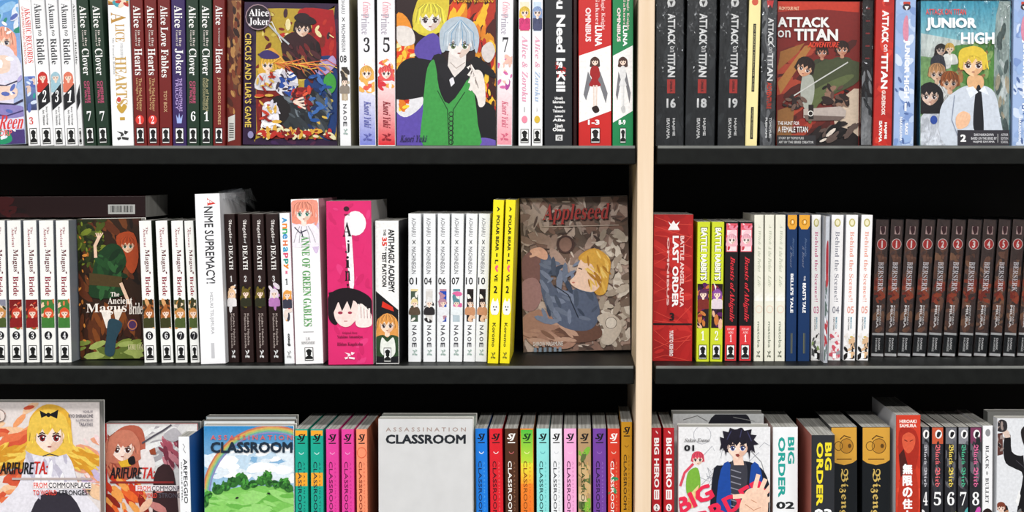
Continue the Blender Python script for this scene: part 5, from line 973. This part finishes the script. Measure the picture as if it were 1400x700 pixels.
def d_tops(f):
    f.R(900, 560, 1050, 800, '#d4d6d6'); f.C([(975, 566), (1016, 564), (1022, 590), (968, 590)], '#20202a'); f.L([(930, 574), (950, 568), (964, 576)], 1.2, '#777'); f.L([(1000, 570), (1030, 576)], 1, '#888')
book(3, q(916, 1042, 917, 1044, 566, YB), '#c8caca', 'white sketch-covered copy standing behind the facing youth cover', None, d_tops, face=True, front='#c4c6c6', Y=.075, thick=.03, lean=0)
def order(n, tc, nc):
    def d(f):
        f.T('BIG', .6, 597, .88, 633, tc, 'heavy'); f.T('ORDER', .2, 597, .5, 678, tc, 'heavy'); f.N(n, .12, 684, .88, 694, nc, 'heavy')
        if n == '03': f.N('2', .99, 684, 1, 694, nc)
    return d
book(3, q(1056.4, 1091, 1056.2, 1091, 584, YB), '#eceef0', 'thick white spine numbered 02 with teal block lettering', 'thick block-lettered volumes', order('02', '#1f9c92', '#1c1e22'), back='#d8b0a8')
def d_o3(f):
    f.T('BIG', .58, 604, .88, 640, '#ecd82a', 'heavy'); f.T('ORDER', .2, 604, .5, 686, '#ecd82a', 'heavy'); f.N('03', .1, 690, .9, 704, '#f0f0f0', 'heavy')
book(3, q(1110, 1143, 1108, 1143, 595, YB), '#2a2c30', 'thick charcoal spine with yellow block lettering, lit red side', 'thick block-lettered volumes', d_o3, back='#b86a5c', Y=.004, part_labels={'cover': 'charcoal spine, reddish patterned side'})
def bizen(f):
    f.P([(0, 584), (1, 584), (1, 628), (.84, 632), (.5, 635), (.16, 632), (0, 628)], '#cf9a3a', 'publisher_emblem')
    f.E(.62, 609, 9, 10, '#b57f2a', 'publisher_emblem'); f.ring(.6, 609, 10, 1, '#5a3c12', 'publisher_emblem'); f.ring(.28, 609, 6, 1, '#5a3c12', 'publisher_emblem'); f.E(.72, 609, 2.6, 3, '#5a3c12', 'publisher_emblem'); f.L([(.2, 627), (.8, 627)], 1.6, '#7a5418', 'publisher_emblem'); f.L([(.34, 600), (.5, 595), (.76, 598)], 1.6, '#5a3c12', 'publisher_emblem')
    f.T('Bizenghast', .3, 640, .66, 745, '#c8aa5a', 'gothic')
G_G = 'black volumes with gold rounded tops'
book(3, q(1134, 1172, 1135, 1173, 584, YB), '#101418', 'black and gold spine half hidden by the charcoal yellow-lettered one', G_G, bizen, Y=.034)
book(3, q(1178.4, 1217.6, 1178.4, 1217, 584, YB), '#101418', 'black and gold spine fully seen, beside the tall red one', G_G, bizen, Y=.034)
def blade(f):
    f.X(191, 40, 0, 600, 1, 780, ['#c83a24', '#d84830', '#b83020'], 6, 2.4, part='spine_texture_print'); f.T('HIROAKI', .12, 573, .84, 577.6, '#f6e0d8', 'heavy', 'author_lettering', 'h'); f.T('SAMURA', .12, 579, .84, 583.4, '#f6e0d8', 'heavy', 'author_lettering', 'h')
    f.C([(.1, 590), (.4, 584), (.8, 588), (.95, 610), (.8, 640), (.5, 650), (.15, 640)], '#a82a1c'); f.C([(.24, 596), (.5, 590), (.78, 596), (.74, 610), (.5, 618), (.28, 610)], '#d85a3c'); f.L([(.32, 600), (.46, 602)], 1, '#5a140e'); f.L([(.56, 602), (.7, 600)], 1, '#5a140e'); f.P([(.1, 620), (.3, 612), (.5, 636), (.2, 660)], '#4a1a16'); f.C([(.2, 650), (.8, 640), (.9, 700), (.1, 710)], '#b8321f')
    for i, ch in enumerate('無限の住人'): f.T(ch, .26, 632+i*15.5, .68, 646+i*15.5, '#f6f4f2', 'heavy', 'title_lettering', 'h')
book(3, q(1225, 1259, 1224, 1258, 567.5, YB), '#cc3c26', 'tall thick red spine with white brush characters', None, blade, back='#ececf0', depth=.15, Y=.022)
def bbird(n, c, tint, pic):
    def d(f):
        f.R(0, 584, 1, 606, tint, 'spine_picture'); f.E(.58, 593, 5.2, 6, '#ecebea', 'publisher_emblem'); f.C([(.5, 590), (.8, 591), (.62, 597), (.42, 596)], '#1a1a1e', 'publisher_emblem')
        f.X(int(n)+80, 20, .0, 606, 1, 664, ['#34343a', '#5a5a60', '#222226'], 5, 3, part='spine_texture_print', ang=80); f.T('Black', .3, 607, .74, 634, c, 'gothic'); f.T('Bird', .3, 638, .74, 664, c, 'gothic')
        f.N(n, .18, 671, .84, 689, '#f2f2f2', 'serif'); f.X(int(n)+90, 14, 0, 696, 1, 760, [pic, '#333', '#eee'], 4, part='spine_picture')
    return d
G_I = 'dark volumes with coloured gothic lettering and big white numerals'
for n, c, t, p, qq, lb in (('4', '#c8c8ce', '#5c5e64', '#77a', (1260, 1271, 1258.8, 1270), 'silver lettering'), ('5', '#e86a72', '#c85a3a', '#d44', (1273.6, 1290.4, 1272.4, 1289.4), 'coral lettering'), ('6', '#e8cf5a', '#6a6a70', '#cc5', (1292, 1308.8, 1291, 1307), 'yellow lettering'),
                        ('7', '#48b088', '#8a8a90', '#5aa', (1310, 1324.6, 1308.6, 1323.6), 'green lettering'), ('8', '#e06a9a', '#7a3a5a', '#c5a', (1326, 1342.4, 1325.2, 1341.6), 'pink lettering')):
    book(3, q(*qq, 584, YB), '#26262b', f'dark spine numbered {n} with {lb}', G_I, bbird(n, c, t, p))
def d_bullet(f):
    f.E(.5, 591, 4, 5, '#8a8a8e', 'publisher_emblem'); f.T('BLACK', .26, 608, .62, 640, '#3a3a3e', 'serif'); f.T('*', .3, 643, .56, 648, '#555'); f.T('BULLET', .26, 652, .62, 686, '#3a3a3e', 'serif'); f.N('1', .36, 720, .6, 730, '#333')
    f.person(.5, 702, 7, '#2a1c1a', '#f0d4c4', cloth='#2a2a30', long=.2)
book(3, q(1343.6, 1357.8, 1342.4, 1356.6, 582, YB), '#ececee', 'slim white spine with grey serif capitals between dark volumes and facing cover', None, d_bullet)
def d_suit(f):
    f.R(1350, 565, 1480, 800, '#e0e2e6'); f.C([(1371, 594), (1378, 594), (1380, 616), (1392, 622), (1402, 618), (1420, 612), (1450, 640), (1440, 800), (1384, 800), (1388, 700), (1396, 650), (1386, 640), (1372, 632), (1368, 612)], '#141216', n=3)
    f.P([(1365, 588), (1368, 582), (1372, 586), (1376, 590), (1378, 597), (1371, 598)], '#dcc4b6'); f.C([(1358, 580), (1364, 573), (1372, 576), (1373, 586), (1367, 590), (1360, 588)], '#2c282c'); f.P([(1359, 592), (1367, 591), (1368, 620), (1360, 622)], '#5a342e'); f.X(201, 14, 1359, 576, 1367, 618, ['#555', '#2c2020', '#9a8a84'], 2)
    f.L([(1359.6, 600), (1359.6, 690)], 1, '#b86a5a'); f.P([(1386, 684), (1391, 668), (1393, 676), (1390, 690)], '#f0f0f0'); f.X(202, 26, 1360, 692, 1400, 716, ['#1c1a1e', '#e8d8cc', '#a8785a', '#666'], 3.4); f.person(1366, 692, 6, '#7a3a28', '#ecd0c0', long=0)
    f.L([(1386, 628), (1400, 640), (1404, 700)], .8, '#4a464e'); f.P([(1396, 620), (1402, 620), (1402, 660), (1399, 650)], '#e4e4e8'); f.C([(1392, 590), (1400, 580), (1420, 576), (1430, 590), (1420, 612), (1400, 612)], '#201a1c'); f.P([(1400, 596), (1420, 598), (1414, 620), (1402, 616)], '#e8cdbc')
book(3, q(1360, 1486, 1361, 1488, 572, YB), '#e0e0e4', 'facing white cover with a black-suited figure raising an arm', None, d_suit, face=True, front='#e0e2e6', Y=.03, lean=0)
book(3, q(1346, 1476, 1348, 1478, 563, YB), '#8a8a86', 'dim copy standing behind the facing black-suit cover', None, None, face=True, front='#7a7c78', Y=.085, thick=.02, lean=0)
for b in BOOKS:
    plan(b)
    if b['draw']: b['draw'](Face(b['q'], b['p']['w'], b['p']['h'], b['face']))
settle(); set_type(); COLLECT[0] = False
for b in BOOKS: make(b)
for o in QUEUE: COL.objects.link(o)
